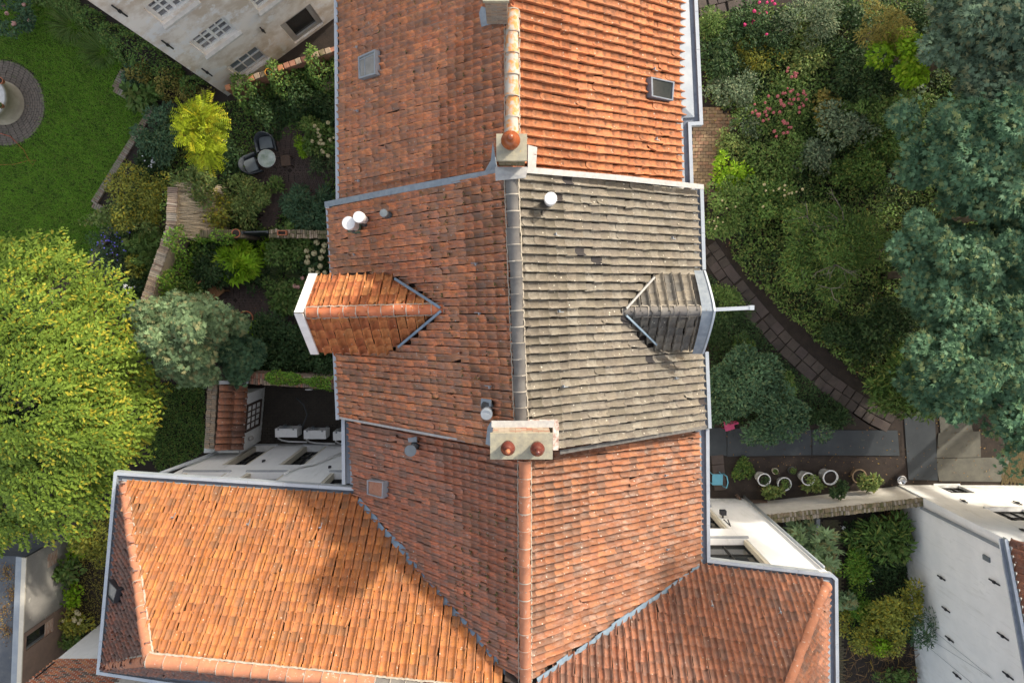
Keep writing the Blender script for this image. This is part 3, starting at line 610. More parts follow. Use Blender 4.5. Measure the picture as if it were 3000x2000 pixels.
def valley(pts, name='valley_gutter'):
    m = MB(); prev = None
    for i in range(len(pts)-1):
        a, b = pts[i], pts[i+1]; k = max(1, int((b-a).length/.28))
        for j in range(k):
            p, q = a.lerp(b, j/k), a.lerp(b, (j+1)/k+.02); d = (q-p).normalized(); s_ = Z.cross(d).normalized(); of = s_*random.gauss(0,.02); m.obox(p+of-s_*.085+Z*.055, q-p, s_*.17, Z*(.02+.004*(j%2)))
    obj(name, m, M_LEADB, H3.roof)
def meet(a, b, z):
    # the point of both planes at height z
    d1, d2 = a.n.dot(a.p)-a.n.z*z, b.n.dot(b.p)-b.n.z*z; det = a.n.x*b.n.y-a.n.y*b.n.x
    return Vector(((d1*b.n.y-d2*a.n.y)/det, (a.n.x*d2-b.n.x*d1)/det, z))
valley([meet(P3L, PLe, ZE+.1), meet(P3L, PLe, 8.2), meet(P3L, PLe, 9.4), meet(P3L, PLe, 10.55)])
valley([meet(P3R, PRn, ZE+.05), meet(P3R, PRn, 8.2), meet(P3R, PRn, 9.4), meet(P3R, PRn, 10.5)])
gutter(h3, [U(1000,1226,ZE), U(1002,1418,ZE)], 1, .34)
gutter(h3, [U(1037,1427,ZE), U(334,1381,ZE), U(282,1974,ZE), U(480,2004,ZE), U(1400,2100,ZE)], 1, .40)
gutter(h3, [U(2459,2080,ZE), U(2455,1694,ZE), U(2441,1681,ZE), U(2081,1638,ZE), U(2078,1256,ZE)], 1, .40)
# walls of the lower house
cL, cR = U(1000,1300,0), U(330,1300,0)
yN = U(880,1299,0).y; xW = U(334,1400,ZE).x+.32; xM = U(1002,1350,ZE).x+.3
F1, W1 = facade(h3, (xM, yN), (xW, yN), 0, 6.85, (0,1,0), .28, [], M_WHITEW) if False else (None, None)
def opn(P, Q, n, quads):
    P3, Q3 = Vector((P[0],P[1],0)), Vector((Q[0],Q[1],0)); ux = (Q3-P3).normalized(); res = []
    for pts in quads:
        us = []; vs = []
        for px, py in pts:
            p = UP(px, py, P3, Vector(n)); us.append((p-P3).dot(ux)); vs.append(p.z)
        res.append((min(us), max(us), min(vs), max(vs)))
    return res
FP, FQ = (xW, yN), (xM+.1, yN)
lw = opn(FP, FQ, (0,1,0), [[(767,1304),(847,1308),(651,1342),(735,1346)], [(886,1312),(980,1318),(800,1354),(905,1358)]])
lw[0] = (lw[0][0]+.35, lw[0][1]-.55, .35, 3.2); lw[1] = (lw[1][0]+.3, lw[1][1]-.45, .35, 3.2)
up_ = opn(FP, FQ, (0,1,0), [[(597,1351)],[(718,1360)],[(755,1362)],[(859,1369)],[(972,1380)]])
up = [(up_[0][0], up_[1][0]-.15, 4.15, 6.5), (up_[2][0], up_[3][0], 4.15, 6.5), (up_[4][0], up_[4][0]+1.3, 4.15, 6.5)]
ops = lw+up
ops = [(max(.1,a), min(abs(FQ[0]-FP[0])-.05,b), c, d) for a,b,c,d in ops]
fw, Wn = facade(h3, FP, FQ, 0, 6.95, (0,1,0), .34, ops, M_WHITEW)
for i, (a,b,c,d) in enumerate(ops):
    window(h3, Wn, a, b, c, d, .26, 2 if i > 1 else 3, 4, M_BLKF, M_GLASS, .06, .03, sill=.05, surround=.2)
m = MB(); m.prism([(xW,yN-.36),(xW,sw.y+.3),(xM,sw.y+.3),(xM,yN-.36)], 0, 6.9); obj('wall', m, M_WHITEW, h3)
xE = U(2081,1500,ZE).x-.3; yR = U(2120,1452,0).y
m = MB(); m.prism([(xM+.1,U(1000,1240,ZE).y),(xE,U(1000,1240,ZE).y),(xE,yR-3.0),(xM+.1,yR-3.0)], 0, 6.88); obj('wall', m, M_WHITEW, h3)
# right court facade
yR = U(2250,1655,ZE).y-.22; xRE = U(2452,1800,ZE).x-.28
GP, GQ = (xE+.02, yR), (xRE, yR)
p1 = opn(GP, GQ, (0,1,0), [[(2085,1562),(2178,1566)], [(2085,1470),(2138,1530)]])
ops2 = [(.0+.05, p1[0][1], 4.3, 6.55), (.05, max(.9,p1[1][1]-.25), 1.1, 3.35)]
fw2, Wr = facade(h3, GP, GQ, 0, 6.95, (0,1,0), .34, ops2, M_WHITEW)
for i, (a,b,c,d) in enumerate(ops2): window(h3, Wr, a, b, c, d, .24, 3, 3, M_BLKF, M_GLASS, .07, .035, sill=.06, surround=.16)
m = MB(); m.prism([(xE+.02,yR-.36),(xRE,yR-.36),(xRE,yR-5),(xE+.02,yR-5)], 0, 6.88); obj('wall', m, M_WHITEW, h3)
# ---- chimneys
def chimney(parent, x0, y0, x1, y1, zt, zb, brick, capw, pots, label, overhang=.04):
    a, b = U(x0,y0,zt), U(x1,y1,zt); m = MB(); cx, cy = (a.x+b.x)/2, (a.y+b.y)/2; sx, sy = abs(b.x-a.x), abs(b.y-a.y); s = overhang
    ch = None; nb = 0; rows = int((zt-.1-zb)/.075)
    m.box((cx,cy,(zt-.1+zb)/2), (sx-2*s-.02, sy-2*s-.02, zt-.1-zb)); ch = obj('chimney', m, M_MORTAR, parent, label=label)
    for j in range(rows):
        z = zb+.04+j*.075
        for side in range(4):
            Ls = (sx if side % 2 == 0 else sy)-2*s; k = max(2, int(Ls/.21)); off = (j % 2)*.5
            for i in range(k+1):
                u0 = max(0, (i-off)/k); u1 = min(1, (i+1-off)/k)
                if u1-u0 < .03: continue
                l = (u1-u0)*Ls-.012; c = ((u0+u1)/2-.5)*Ls
                p = [(cx+c, cy-sy/2+s+.03), (cx+sx/2-s-.03, cy+c), (cx+c, cy+sy/2-s-.03), (cx-sx/2+s+.03, cy+c)][side]
                q = MB(); q.box((p[0],p[1],z), (l, .07, .062) if side % 2 == 0 else (.069, l, .0618)); obj('brick', q, random.choice(brick), ch)
    q = MB(); q.box((cx,cy,zt-.05), (sx,sy,.1)); obj('cap', q, M_CAPST, ch)
    for px, py, r, h, mat, kn in pots: pot_on(ch, U(px,py,zt), r, h, mat, knob=kn)
    return ch
chimney(h2, 1454, 392, 1544, 471, 12.15, 11.35, M_BRICKM, 0, [(1496,420,.19,.55,M_GLAZE,M_GLAZE)], 'single-pot chimney between the upper and middle roofs')
chimney(h2, 1436, 1269, 1619, 1345, 12.25, 11.15, [M_BRICK[3], M_BRICK[0], M_BRICKR[4]], 0, [(1488,1305,.15,.5,M_GLAZED,M_TERRA),(1573,1307,.15,.5,M_GLAZED,M_GLAZED)], 'wide two-pot chimney between the middle and lower roofs')
chimney(h1, 1414, -70, 1492, 4, 12.3, 11.05, [M_BRICK[2], M_BRICK[1], M_BRICK[0]], 0, [], 'brick chimney at the upper edge of the picture')
# lead round the chimneys
skirt(h2, [P1L.at(1445,420,.1), P1L.at(1462,520,.1), P1L.at(1405,530,.1), P1L.at(1440,470,.1)], M_LEAD)
skirt(h2, [U(1450,490,11.42), U(1548,490,11.42), U(1540,522,11.46), U(1452,530,11.4)], M_LEADW)
skirt(h1, [P1R.at(1545,425,.1), P1R.at(1572,432,.09), P1R.at(1568,500,.09), P1R.at(1545,505,.1)], M_LEADW)
skirt(h2, [P2L.at(1438,1236,.1), P2L.at(1500,1240,.1), P2L.at(1438,1305,.1), P2L.at(1424,1300,.1), P2L.at(1430,1250,.1)], M_LEAD)
skirt(h2, [P2R.at(1545,1228,.12), P2R.at(1632,1228,.12), P2R.at(1636,1245,.12), P2R.at(1634,1318,.1), P2R.at(1618,1318,.1), P2R.at(1618,1252,.1), P2R.at(1545,1250,.12)], mottled('lead_brown', (.22,.12,.09), (.55,.5,.45), 9, bs=.6))
skirt(h2, [U(1440,1232,11.4), U(1625,1232,11.4), U(1622,1252,11.45), U(1440,1252,11.45)], M_LEADW)
skirt(h1, [P1L.at(1412,20,.11), P1L.at(1482,38,.11), P1L.at(1478,60,.1), P1L.at(1412,80,.1), P1L.at(1405,40,.1)], M_LEAD)
# ---- roof lights and hatches
def rooflight(parent, plane, pts, fm, pm, name='skylight', lift=.17, label=None, cross=None):
    q = [plane.at(*p) for p in pts]; c = sum(q, Vector())/4; m = MB(); n = plane.n
    for i in range(4):
        a, b = q[i], q[(i+1)%4]; ia, ib = a.lerp(c,.13), b.lerp(c,.13)
        m.add([a, b, ib, ia, a+n*lift, b+n*lift, ib+n*lift, ia+n*lift], [(0,1,5,4),(4,5,6,7),(2,3,7,6)])
    fr = obj(name, m, fm, parent, label=label); g = MB(); i = [p.lerp(c,.125)+n*(lift-.03) for p in q]; g.add(i+[p-n*.01 for p in i], [(0,1,2,3),(7,6,5,4)]); obj('pane', g, pm, fr)
    if cross: k = MB(); k.bar(i[0].lerp(i[3],.1), i[1].lerp(i[2],.1), .02, .02, n); k.bar(i[0].lerp(i[1],.33), i[3].lerp(i[2],.33), .02, .022, n); obj('glazing_bar', k, fm, fr)
M_SKYG = mottled('old_glass', (.22,.21,.19), (.30,.29,.26), 3, (.42,.41,.38), 5, .64, rough=.2, bs=.05, spec=.7)
rooflight(h1, P1L, [(1064,172),(1114,150),(1115,222),(1066,236)], M_ZINC, M_SKYG, label='skylight in the brown slope', cross=1)
rooflight(h1, P1R, [(1892,230),(1961,245),(1957,300),(1894,287)], M_ZINCD, M_GLASS, label='dark skylight in the bright orange slope')
rooflight(h3, P3L, [(1091,1400),(1139,1406),(1137,1454),(1091,1442)], M_ZINC, mottled('copper_lid', (.30,.15,.10), (.38,.22,.15), 8, rough=.5, metal=.3), 'roof_hatch', .2, 'square brown metal roof hatch')
rooflight(h3, PLw, [(336,1694),(364,1722),(352,1764),(332,1740)], M_IRON, M_SKYG, 'skylight', .17, 'narrow skylight in the dark hip end')
# ---- vents
vent(h2, P2L.at(1046,664), .115, .95, M_PLASTIC, 1.45, caph=.22); vent(h2, P2L.at(1072,646), .095, .85, M_PLASTIC, 1.5, caph=.2)
skirt(h2, [P2L.at(1025,650,.08), P2L.at(1060,650,.08), P2L.at(1056,684,.08), P2L.at(1020,684,.08)], mottled('mossy_lead', (.07,.09,.06), (.10,.13,.07), 9))
vent(h2, P2L.at(1142,632), .075, .42, M_GREYPL, 1.3, tilt=(-.08,.02), caph=.12)
vent(h2, P2R.at(1609,592), .11, .62, M_PLASTIC, 1.25, caph=.2, collar=False)
o = vent(h2, P2L.at(1432,1190), .10, .32, M_ZINC, 1.35, tilt=(-.04,-.12)); skirt(h2, [P2L.at(1411,1166,.09), P2L.at(1440,1170,.09), P2L.at(1440,1190,.09), P2L.at(1410,1190,.09)], M_LEAD)
o = vent(h3, P3L.at(1218,1302), .07, .6, M_GREYPL, 2.1, tilt=(-.05,-.02), caph=.05); skirt(h3, [P3L.at(1196,1282,.09), P3L.at(1222,1278,.09), P3L.at(1222,1294,.09), P3L.at(1198,1294,.09)], M_LEAD)
hooks(H1.roof, P1L, [(1050,135),(1052,322),(1055,527)], (-1,0,-.8)); hooks(H1.roof, P1R, [(1912,205),(1918,410)], (1,0,-.8))
hooks(H2.roof, P2L, [(1042,742),(1400,770),(1410,915),(1440,1130)], (-1,0,-.8)); hooks(H2.roof, P2R, [(1622,690),(1965,700),(1632,915),(1645,1135),(1975,1110)], (1,0,-.8))
hooks(H3.roof, P3R, [(1945,1395),(1950,1612)], (1,0,-.8)); hooks(H3.roof, PLn, [(508,1520),(728,1540),(940,1550)], (0,1,-1.1)); hooks(H3.roof, PRn, [(2090,1778),(2290,1798)], (0,1,-1.5))

# ------------------------------------------------------------------ setting
def struct(name, mb, mat, parent=None): return obj(name, mb, mat, parent, kind='structure' if parent is None else None)
def sheet(name, pts, z, mat, kind='structure'):
    m = MB(); m.quad(*[Vector((p.x,p.y,z)) for p in pts]); return obj(name, m, mat, kind=kind)
m = MB(); m.quad((-120,-120,0),(120,-120,0),(120,120,0),(-120,120,0)); struct('ground', m, M_SOIL)
LAWN = [(-160,-40),(130,10),(250,70),(365,190),(335,262),(380,300),(450,312),(270,600),(330,650),(330,672),(262,780),(140,800),(-160,800)]
sheet('lawn', [U(*p) for p in LAWN], .004, M_LAWN)
def inpoly(x, y, P):
    r = np.zeros(len(x), bool); n = len(P); j = n-1
    for i in range(n):
        xi, yi, xj, yj = P[i][0], P[i][1], P[j][0], P[j][1]
        c = ((yi > y) != (yj > y)) & (x < (xj-xi)*(y-yi)/(yj-yi+1e-9)+xi); r ^= c; j = i
    return r
def scatter(n, pxpoly, z=0):
    P = [(U(*p, z).x, U(*p, z).y) for p in pxpoly]; a = np.array(P); out = np.zeros((0,2))
    while len(out) < n:
        q = rng.uniform(a.min(0), a.max(0), (n*2, 2)); out = np.vstack([out, q[inpoly(q[:,0], q[:,1], P)]])
    return out[:n]
# leaf templates (length along x, width y, lift z)
OVAL = (np.array([(0,0,0),(.45,.27,.06),(1,0,-.05),(.45,-.27,.06)]), np.array([(0,1,2),(0,2,3)]))
LONG = (np.array([(0,0,0),(.4,.14,.05),(1,0,-.12),(.4,-.14,.05)]), np.array([(0,1,2),(0,2,3)]))
BLADE = (np.array([(0,.03,0),(0,-.03,0),(.55,.022,.22),(.55,-.022,.22),(1,0,.10)]), np.array([(0,1,3),(0,3,2),(2,3,4)]))
THIN = (BLADE[0]*np.array([1,.4,1]), BLADE[1])
_a = np.linspace(-2.5, 2.5, 5); _t = []
for i, q in enumerate(_a):
    rr = (.6,.85,1.0,.85,.6)[i]; _t.append((.12+rr*.62*math.cos(q*.55), rr*.62*math.sin(q*.55), -.06))
    if i < 4: q2 = (q+_a[i+1])/2; _t.append((.12+.25*math.cos(q2*.55), .25*math.sin(q2*.55), .05))
MAPLE = (np.array([(0,0,0)]+_t), np.array([(0,k,k+1) for k in range(1,9)]))
_v = []; _f = []
for i in range(6):
    for sg in (-1,1):
        b = len(_v); x = .12+i*.15; _v += [(x,0,.02),(x+.10,sg*.14,.03),(x+.12,sg*.30,-.08),(x+.01,sg*.16,.02)]; _f += [(b,b+1,b+2),(b,b+2,b+3)]
SUMAC = (np.array(_v), np.array(_f))
_v = []; _f = []
for a in (-1.1,-.55,0,.55,1.1):
    b = len(_v); c, s_ = math.cos(a), math.sin(a); L_ = 1-.25*abs(a)
    for x, y, z in ((.05,0,0),(.5*L_,.13,.04),(L_,0,-.06),(.5*L_,-.13,.04)): _v.append((x*c-y*s_, x*s_+y*c, z))
    _f += [(b,b+1,b+2),(b,b+2,b+3)]
PALM = (np.array(_v), np.array(_f))
def leafmesh(name, P, Nv, Tv, S, tm, mat, parent, tint=None, kind=None):
    tv, tf = tm; n = len(P); Nv = Nv/np.linalg.norm(Nv, axis=1, keepdims=True); Tv = Tv-Nv*(Tv*Nv).sum(1, keepdims=True); Tv = Tv/(np.linalg.norm(Tv, axis=1, keepdims=True)+1e-9); B = np.cross(Nv, Tv)
    V = P[:,None]+S[:,None,None]*(Tv[:,None]*tv[None,:,0:1]+B[:,None]*tv[None,:,1:2]+Nv[:,None]*tv[None,:,2:3])
    F = tf[None]+np.arange(n)[:,None,None]*len(tv)
    if tint is None: tint = rng.random((n,3))
    return npmesh(name, V.reshape(-1,3), F.reshape(-1,3), mat, parent, np.repeat(tint, len(tv), 0), kind)
def sph(n):
    d = rng.normal(size=(n,3)); return d/np.linalg.norm(d, axis=1, keepdims=True)
def crown_pts(c, rad, ncl, n, cr=(.22,.42), low=-.25, up=.45, tip=.35, flat=.75):
    c = np.array(c); rad = np.array(rad); d = sph(ncl*4); d = d[d[:,2] > low][:ncl]; ncl = len(d); d = d*(1+.22*np.sin(np.arctan2(d[:,1],d[:,0])*3+rng.uniform(0,6))+.14*np.sin(np.arctan2(d[:,1],d[:,0])*5+rng.uniform(0,6)))[:,None]
    f = rng.uniform(.35,1,ncl)**.6; cc = c+d*rad*f[:,None]*.8; rr = rng.uniform(*cr, ncl)[:,None]*np.array([1,1,flat])*rad.mean()*np.minimum(1, rad/rad.mean())
    w = (rr[:,0]**2); w = w/w.sum(); k = rng.choice(ncl, n, p=w); e = sph(n); fl = (e[:,2] < -.1) & (rng.random(n) < .75); e[fl,2] *= -1
    P = cc[k]+e*rr[k]*(rng.uniform(.45,1.05,n)**.5*(1+.35*(rng.random(n) < .07)))[:,None]
    clt = rng.random(ncl)[k]
    N = e*.5+np.array([0,0,up])+rng.normal(size=(n,3))*.42; T = e*np.array([1,1,.3])+(P-c)/rad*.6+rng.normal(size=(n,3))*tip-np.array([0,0,.25])
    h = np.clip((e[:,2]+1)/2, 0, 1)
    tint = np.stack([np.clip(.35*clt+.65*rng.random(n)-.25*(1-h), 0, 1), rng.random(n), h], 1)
    return P, N, T, tint, cc
def plant(name, label, cat, px, py, zc, rx, ry, rz, mat, n, leaf, tm=OVAL, ncl=16, cr=(.25,.45), stem=True, group=None, trunk_r=None, base=None, low=-.25, up=.45, limbs=6, barkm=None, flat=.75):
    s = scale_at(zc); c = U(px, py, zc); b = U(*base, 0) if base else Vector((c.x, c.y, 0)); root = thing(name, label, cat, b, group)
    P, N, T, ti, cc = crown_pts(c, (rx/s, ry/s, rz), ncl, n, cr, low, up, flat=flat); P[:,2] = np.maximum(P[:,2], .03)
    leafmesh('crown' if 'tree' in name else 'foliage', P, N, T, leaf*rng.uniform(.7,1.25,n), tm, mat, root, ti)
    if stem:
        m = MB(); r = trunk_r or max(.02, rz*.05); top = Vector((c.x, c.y, c.z)); m.tube([b, b.lerp(top,.45)+Vector((.05,.04,0)), top], [r, r*.75, r*.4], 8)
        for q in cc[:limbs]: q = Vector(q); m.tube([b.lerp(top,.5), b.lerp(top,.5).lerp(q,.55)+Z*.1, q], [r*.45, r*.3, r*.08], 6)
        obj('trunk' if 'tree' in name else 'stem', m, barkm or M_BARK, root, True)
    return root, cc
def tuft(name, label, px, py, rpx, h, mat, n, group=None, tm=BLADE, cat='plant'):
    c = U(px, py, 0); r = rpx/scale_at(0); root = thing(name, label, cat, c, group); a = rng.uniform(0, 2*math.pi, n); q = np.sqrt(rng.random(n))*r*.7
    P = np.stack([c.x+np.cos(a)*q, c.y+np.sin(a)*q, np.full(n,.02)], 1); T = np.stack([np.cos(a)+rng.normal(size=n)*.3, np.sin(a)+rng.normal(size=n)*.3, rng.uniform(.3,1.6,n)*h/r], 1)
    N = np.stack([-np.cos(a)*.6, -np.sin(a)*.6, np.full(n,1.)], 1); leafmesh('foliage', P, N, T, rng.uniform(.25,1.0,n)*math.hypot(r, h), THIN if tm is BLADE else tm, mat, root); return root
def carpet(name, label, poly, z0, z1, mat, n, leaf, tm=OVAL, cat='plant', kind=None, hump=None, parent=None):
    q = scatter(n, poly)
    if z1 > .06:
        for px, py, r_ in ((850,500,1.6),(690,880,1.35),(830,905,.8),(785,600,.45),(785,640,.4),(782,740,.3),(770,800,.3)): c_ = U(px,py); q = q[np.hypot(q[:,0]-c_.x, q[:,1]-c_.y) > r_*rng.uniform(.8,1.05,len(q))]
        pl_ = [U(*p) for p in ((2070,720),(2130,810),(2210,910),(2300,1010),(2420,1120),(2560,1215),(2610,1240))]
        for a_, b_ in zip(pl_, pl_[1:]):
            ab = np.array([b_.x-a_.x, b_.y-a_.y]); w_ = q-np.array([a_.x,a_.y]); t_ = np.clip((w_@ab)/(ab@ab), 0, 1); q = q[np.linalg.norm(w_-t_[:,None]*ab, axis=1) > .40*rng.uniform(.75,1.05,len(q))]
        n = len(q)
    z = rng.uniform(z0, z1, n)
    if hump: z = z0+(z1-z0)*np.clip(.5+.5*np.sin(q[:,0]*hump)*np.cos(q[:,1]*hump*1.3+1), 0, 1)*rng.uniform(.5,1,n)
    P = np.column_stack([q, z]); N = rng.normal(size=(n,3))*.4+np.array([0,0,.9]); T = rng.normal(size=(n,3))
    o = leafmesh(name, P, N, T, leaf*rng.uniform(.6,1.3,n), tm, mat, parent, None, kind)
    if label: tag(o, label, cat)
    return o
HEADS = {}
def heads(root, pts, r, mat, name='flower_head'):
    if mat.name not in HEADS:
        d = sph(42); V = []; F = []
        for k, e in enumerate(d):
            t = np.cross(e, [0.3,.5,.8]); t /= np.linalg.norm(t); b = np.cross(e, t); o = e*.78
            for a in range(5): V.append(o+(t*math.cos(a*1.2566)+b*math.sin(a*1.2566))*.34+e*.1*(a%2))
            F.append(tuple(range(k*5, k*5+5)))
        me = bpy.data.meshes.new(name); me.from_pydata([tuple(v) for v in V], [], F); me.materials.append(mat); HEADS[mat.name] = me
    L = ORG[root.name]
    for px, py, z in pts:
        o = bpy.data.objects.new(name, HEADS[mat.name]); COL.objects.link(o); o.parent = root; o.location = U(px, py, z)-L; q = r*random.uniform(.75,1.25); o.scale = (q, q, q*.75); o.rotation_euler = (0,0,random.random()*6)
# grass of the lawn
n = 85000; q = scatter(n, LAWN); wc = U(10,303)
q = q[np.hypot(q[:,0]-wc.x, q[:,1]-wc.y) > 1.58]; n = len(q)
a = rng.uniform(0, 6.283, n); dens = np.sin(q[:,0]*3.1)*np.cos(q[:,1]*2.7)*.5+np.sin(q[:,0]*7+q[:,1]*5)*.3
T = np.stack([np.cos(a), np.sin(a), rng.uniform(.2,1.1,n)], 1); N = np.stack([-np.cos(a)*.5, -np.sin(a)*.5, np.ones(n)], 1)
ti = np.clip(np.stack([rng.random(n)*.95+dens*.2+.02, rng.random(n), rng.random(n)], 1), 0, 1)
tag(leafmesh('grass', np.column_stack([q, np.full(n,.006)]), N, T, rng.uniform(.09,.22,n), BLADE, L_GRASS, None, ti), 'short green lawn grass beside the round stone drum', 'grass', kind='stuff')

# ------------------------------------------------------------------ brick pieces
BRK = {}
def brick_obj(parent, c, size, rz, mats, name='brick', tilt=0):
    mt = random.choice(mats); k = mt.name
    if k not in BRK:
        v = .46; vs = [(-.5,-.5,-.5),(.5,-.5,-.5),(.5,.5,-.5),(-.5,.5,-.5),(-.5,-.5,.35),(.5,-.5,.35),(.5,.5,.35),(-.5,.5,.35),(-v,-v,.5),(v,-v,.5),(v,v,.5),(-v,v,.5)]
        me = bpy.data.meshes.new('brick'); me.from_pydata(vs, [], [(3,2,1,0),(0,1,5,4),(1,2,6,5),(2,3,7,6),(3,0,4,7),(4,5,9,8),(5,6,10,9),(6,7,11,10),(7,4,8,11),(8,9,10,11)]); me.materials.append(mt); BRK[k] = me
    o = bpy.data.objects.new(name, BRK[k]); COL.objects.link(o); o.parent = parent; o.location = Vector(c)-ORG[parent.name]; o.scale = size; o.rotation_euler = (random.gauss(0,.02), random.gauss(0,.02)+tilt, rz+random.gauss(0,.025)); return o
def bricks_joined(name, items, mats, parent, mi=0):
    m = MB()
    for c, s_, rz in items: m.box(c, s_, rz)
    return obj(name, m, mats[mi], parent, kind='stuff')
def coped_wall(name, label, P, Q, wd, h, wallm, copm, bt=.068, cop_h=.08, group=None, rows=1, maxb=300):
    # P, Q: centre line of the coping in the plan; bricks laid on edge across the wall
    P, Q = Vector((P.x,P.y,0)), Vector((Q.x,Q.y,0)); d = (Q-P).normalized(); L = (Q-P).length; s_ = Vector((-d.y,d.x,0)); rz = math.atan2(d.y, d.x)
    root = thing(name, label, 'wall', (P+Q)/2, group); m = MB(); m.obox(P-s_*(wd/2-.03), d*L, s_*(wd-.06), Z*(h-cop_h)); obj('wall_face', m, wallm, root)
    k = int(L/bt)
    for i in range(k):
        for r_ in range(rows):
            lw = wd/rows; c = P+d*((i+.5)*bt+random.gauss(0,.003))+s_*(((r_+.5)/rows-.5)*wd+random.gauss(0,.008))+Z*(h-cop_h*.5+random.gauss(0,.006))
            brick_obj(root, c, (bt*.86, lw*.965, cop_h), rz, copm)
    return root

# ------------------------------------------------------------------ neighbouring buildings
g0, g1 = U(668,282), U(985,50); gd = (g1-g0).normalized(); gn = Vector((gd.y,-gd.x,0)); gn = gn if gn.y < 0 else -gn
nh = thing('stucco_house', 'weathered beige stucco house with sash windows beside the lawn', 'house', (g0+g1)/2-gn*3)
qs = [[(480,72),(575,2),(425,22)], [(603,163),(696,89),(556,122)], [(714,219),(788,170),(664,199)], [(868,127),(946,65),(820,76)], [(768,29),(840,-26),(728,0)]]
ops = opn(g0, g1, gn, qs); ops[3] = (ops[3][0], ops[3][1], max(.1,ops[3][2]), ops[3][3]); ops[2] = (ops[2][0], ops[2][1], max(.3,ops[2][2]), ops[2][3])
f_, Ws = facade(nh, g0, g1+gd*.6, 0, 10, gn, .2, ops, M_STUCCO)
window(nh, Ws, *ops[0], .14, 4, 3, M_WHITEP, M_GLASSC, .11, .045, sill=.12, sillm=M_STONEW, mull=[2])
window(nh, Ws, *ops[1], .14, 4, 3, M_WHITEP, M_GLASSC, .11, .045, sill=.12, sillm=M_STONEW, mull=[2])
window(nh, Ws, *ops[2], .12, 3, 2, M_WHITEP, M_GLASSB, .08, .04, sill=.08, sillm=M_STONEW)
window(nh, Ws, *ops[3], .10, 1, 1, M_GREYF, M_GLASS, .2, .04, name='glazed_door')
window(nh, Ws, *ops[4], .14, 2, 3, M_WHITEP, M_GLASSC, .07, .03, sill=.12, sillm=M_STONEW)
m = MB(); b0, b1 = g0-gn*.25, g1+gd*.6-gn*.25; m.prism([(b1.x,b1.y),(b0.x,b0.y),((b0-gn*9).x,(b0-gn*9).y),((b1-gn*9).x,(b1-gn*9).y)], 0, 10); obj('wall', m, M_STUCCO, nh)
m = MB(); s0 = g0-gd*.004; m.quad(s0, s0-gn*9, s0-gn*9+Z*10, s0+Z*10); obj('end_wall', m, M_STUCCO, nh)
m = MB(); rp = [g0-gd*.02+gn*.1, g1+gd*.9+gn*.1, g1+gd*.9-gn*9.3, g0-gd*.02-gn*9.3]; rp = [p+Z*10 for p in rp]; rg = [(rp[0]+rp[3])/2+Z*3.5, (rp[1]+rp[2])/2+Z*3.5]
m.quad(rp[0], rp[1], rg[1], rg[0]); m.quad(rp[2], rp[3], rg[0], rg[1]); m.quad(rp[3], rp[0], rg[0]); m.quad(rp[1], rp[2], rg[1]); obj('roof', m, mottled('plain_tiled_roof', (.40,.14,.06), (.28,.10,.05), 4), nh)
def anchors(parent, p0, n, prs, name='wall_anchor'):
    for a, b in prs:
        A_, B_ = UP(*a, p0+n*.02, n), UP(*b, p0+n*.02, n); mid = (A_+B_)/2; h = max(.25, abs(A_.z-B_.z)); m = MB(); s_ = n.cross(Z)
        m.obox(mid-Z*h/2-s_*.02, s_*.04, Z*h, n*.03); m.obox(mid-Z*.05-s_*.04, s_*.08, Z*.1, n*.05); obj(name, m, M_IRON, parent)
anchors(nh, g0, gn, [((327,15),(372,48)), ((473,118),(507,143)), ((592,200),(620,223)), ((762,80),(776,97))])
sb = [U(962,-70,0), U(992,-70,0), U(992,30,0), U(974,30,0)]
m = MB(); m.prism([(p.x,p.y) for p in sb], 0, 5.5); obj('wall_annex', m, M_WHITEW, nh)
# white house, lower right
w0 = U(2632,1420); w1 = U(2692,2040); w2 = U(3600,1422); wd_ = (w1-w0).normalized(); wnA = Vector((wd_.y,-wd_.x,0)); wnA = wnA if wnA.x < 0 else -wnA
HW = House('white_house', 'white rendered house with iron wall anchors beyond the garden wall', 'house', (w0+w1)/2+Vector((3,0,0))); wh = HW.root
wB = (w2-w0).normalized(); wnB = Vector((-wB.y, wB.x, 0)); opsB = opn(w0, w2, wnB, [[(2734,1418),(2808,1421),(2788,1443)], [(2907,1490),(3000,1491),(2965,1524)]])
opsB = [(a, b, max(.05,c), d) for a,b,c,d in opsB]; _, WB = facade(wh, w0, w2, 0, 5.95, wnB, .18, opsB, M_WHITEW)
for o_ in opsB: window(wh, WB, *o_, .12, 3, 2, M_BLKF, M_GLASSC, .05, .03, sill=.06, sillm=M_WHITEP)
m = MB(); m.quad(w0, w1, w1+Z*7.3, w0+Z*5.95); obj('wall', m, M_WHITEW, wh)
m = MB(); m.prism([(w0.x+.3,w0.y-.25),(w2.x,w2.y-.25),(w2.x,w1.y-2),(w1.x+.3,w1.y-2)], 0, 5.6); obj('wall', m, M_WHITEW, wh)
anchors(wh, w0, wnA, [((2747,1683),(2770,1700)),((2898,1693),(2930,1715)),((2760,1775),(2784,1793)),((2770,1860),(2795,1882)),((2922,1850),(2956,1875)),((2792,1965),(2817,1990)),((2938,1965),(2970,1990))])
anchors(wh, w0, wnB, [((2811,1463),(2836,1473)),((2968,1468),(2995,1479)),((2990,1550),(3000,1556))])
m = MB(); cA = UP(2700,1487,w0+wnA*.06,wnA); cB = UP(2950,1612,w0+wnA*.06,wnA); m.tube([cA, cB], .055, 10); obj('drainpipe', m, M_ZINC, wh)
m = MB(); p_ = UP(2882,1622,w0+wnA*.01,wnA); m.obox(p_, wd_*.16, Z*.3, wnA*.05); obj('vent_grille', m, M_GREYPL, wh)
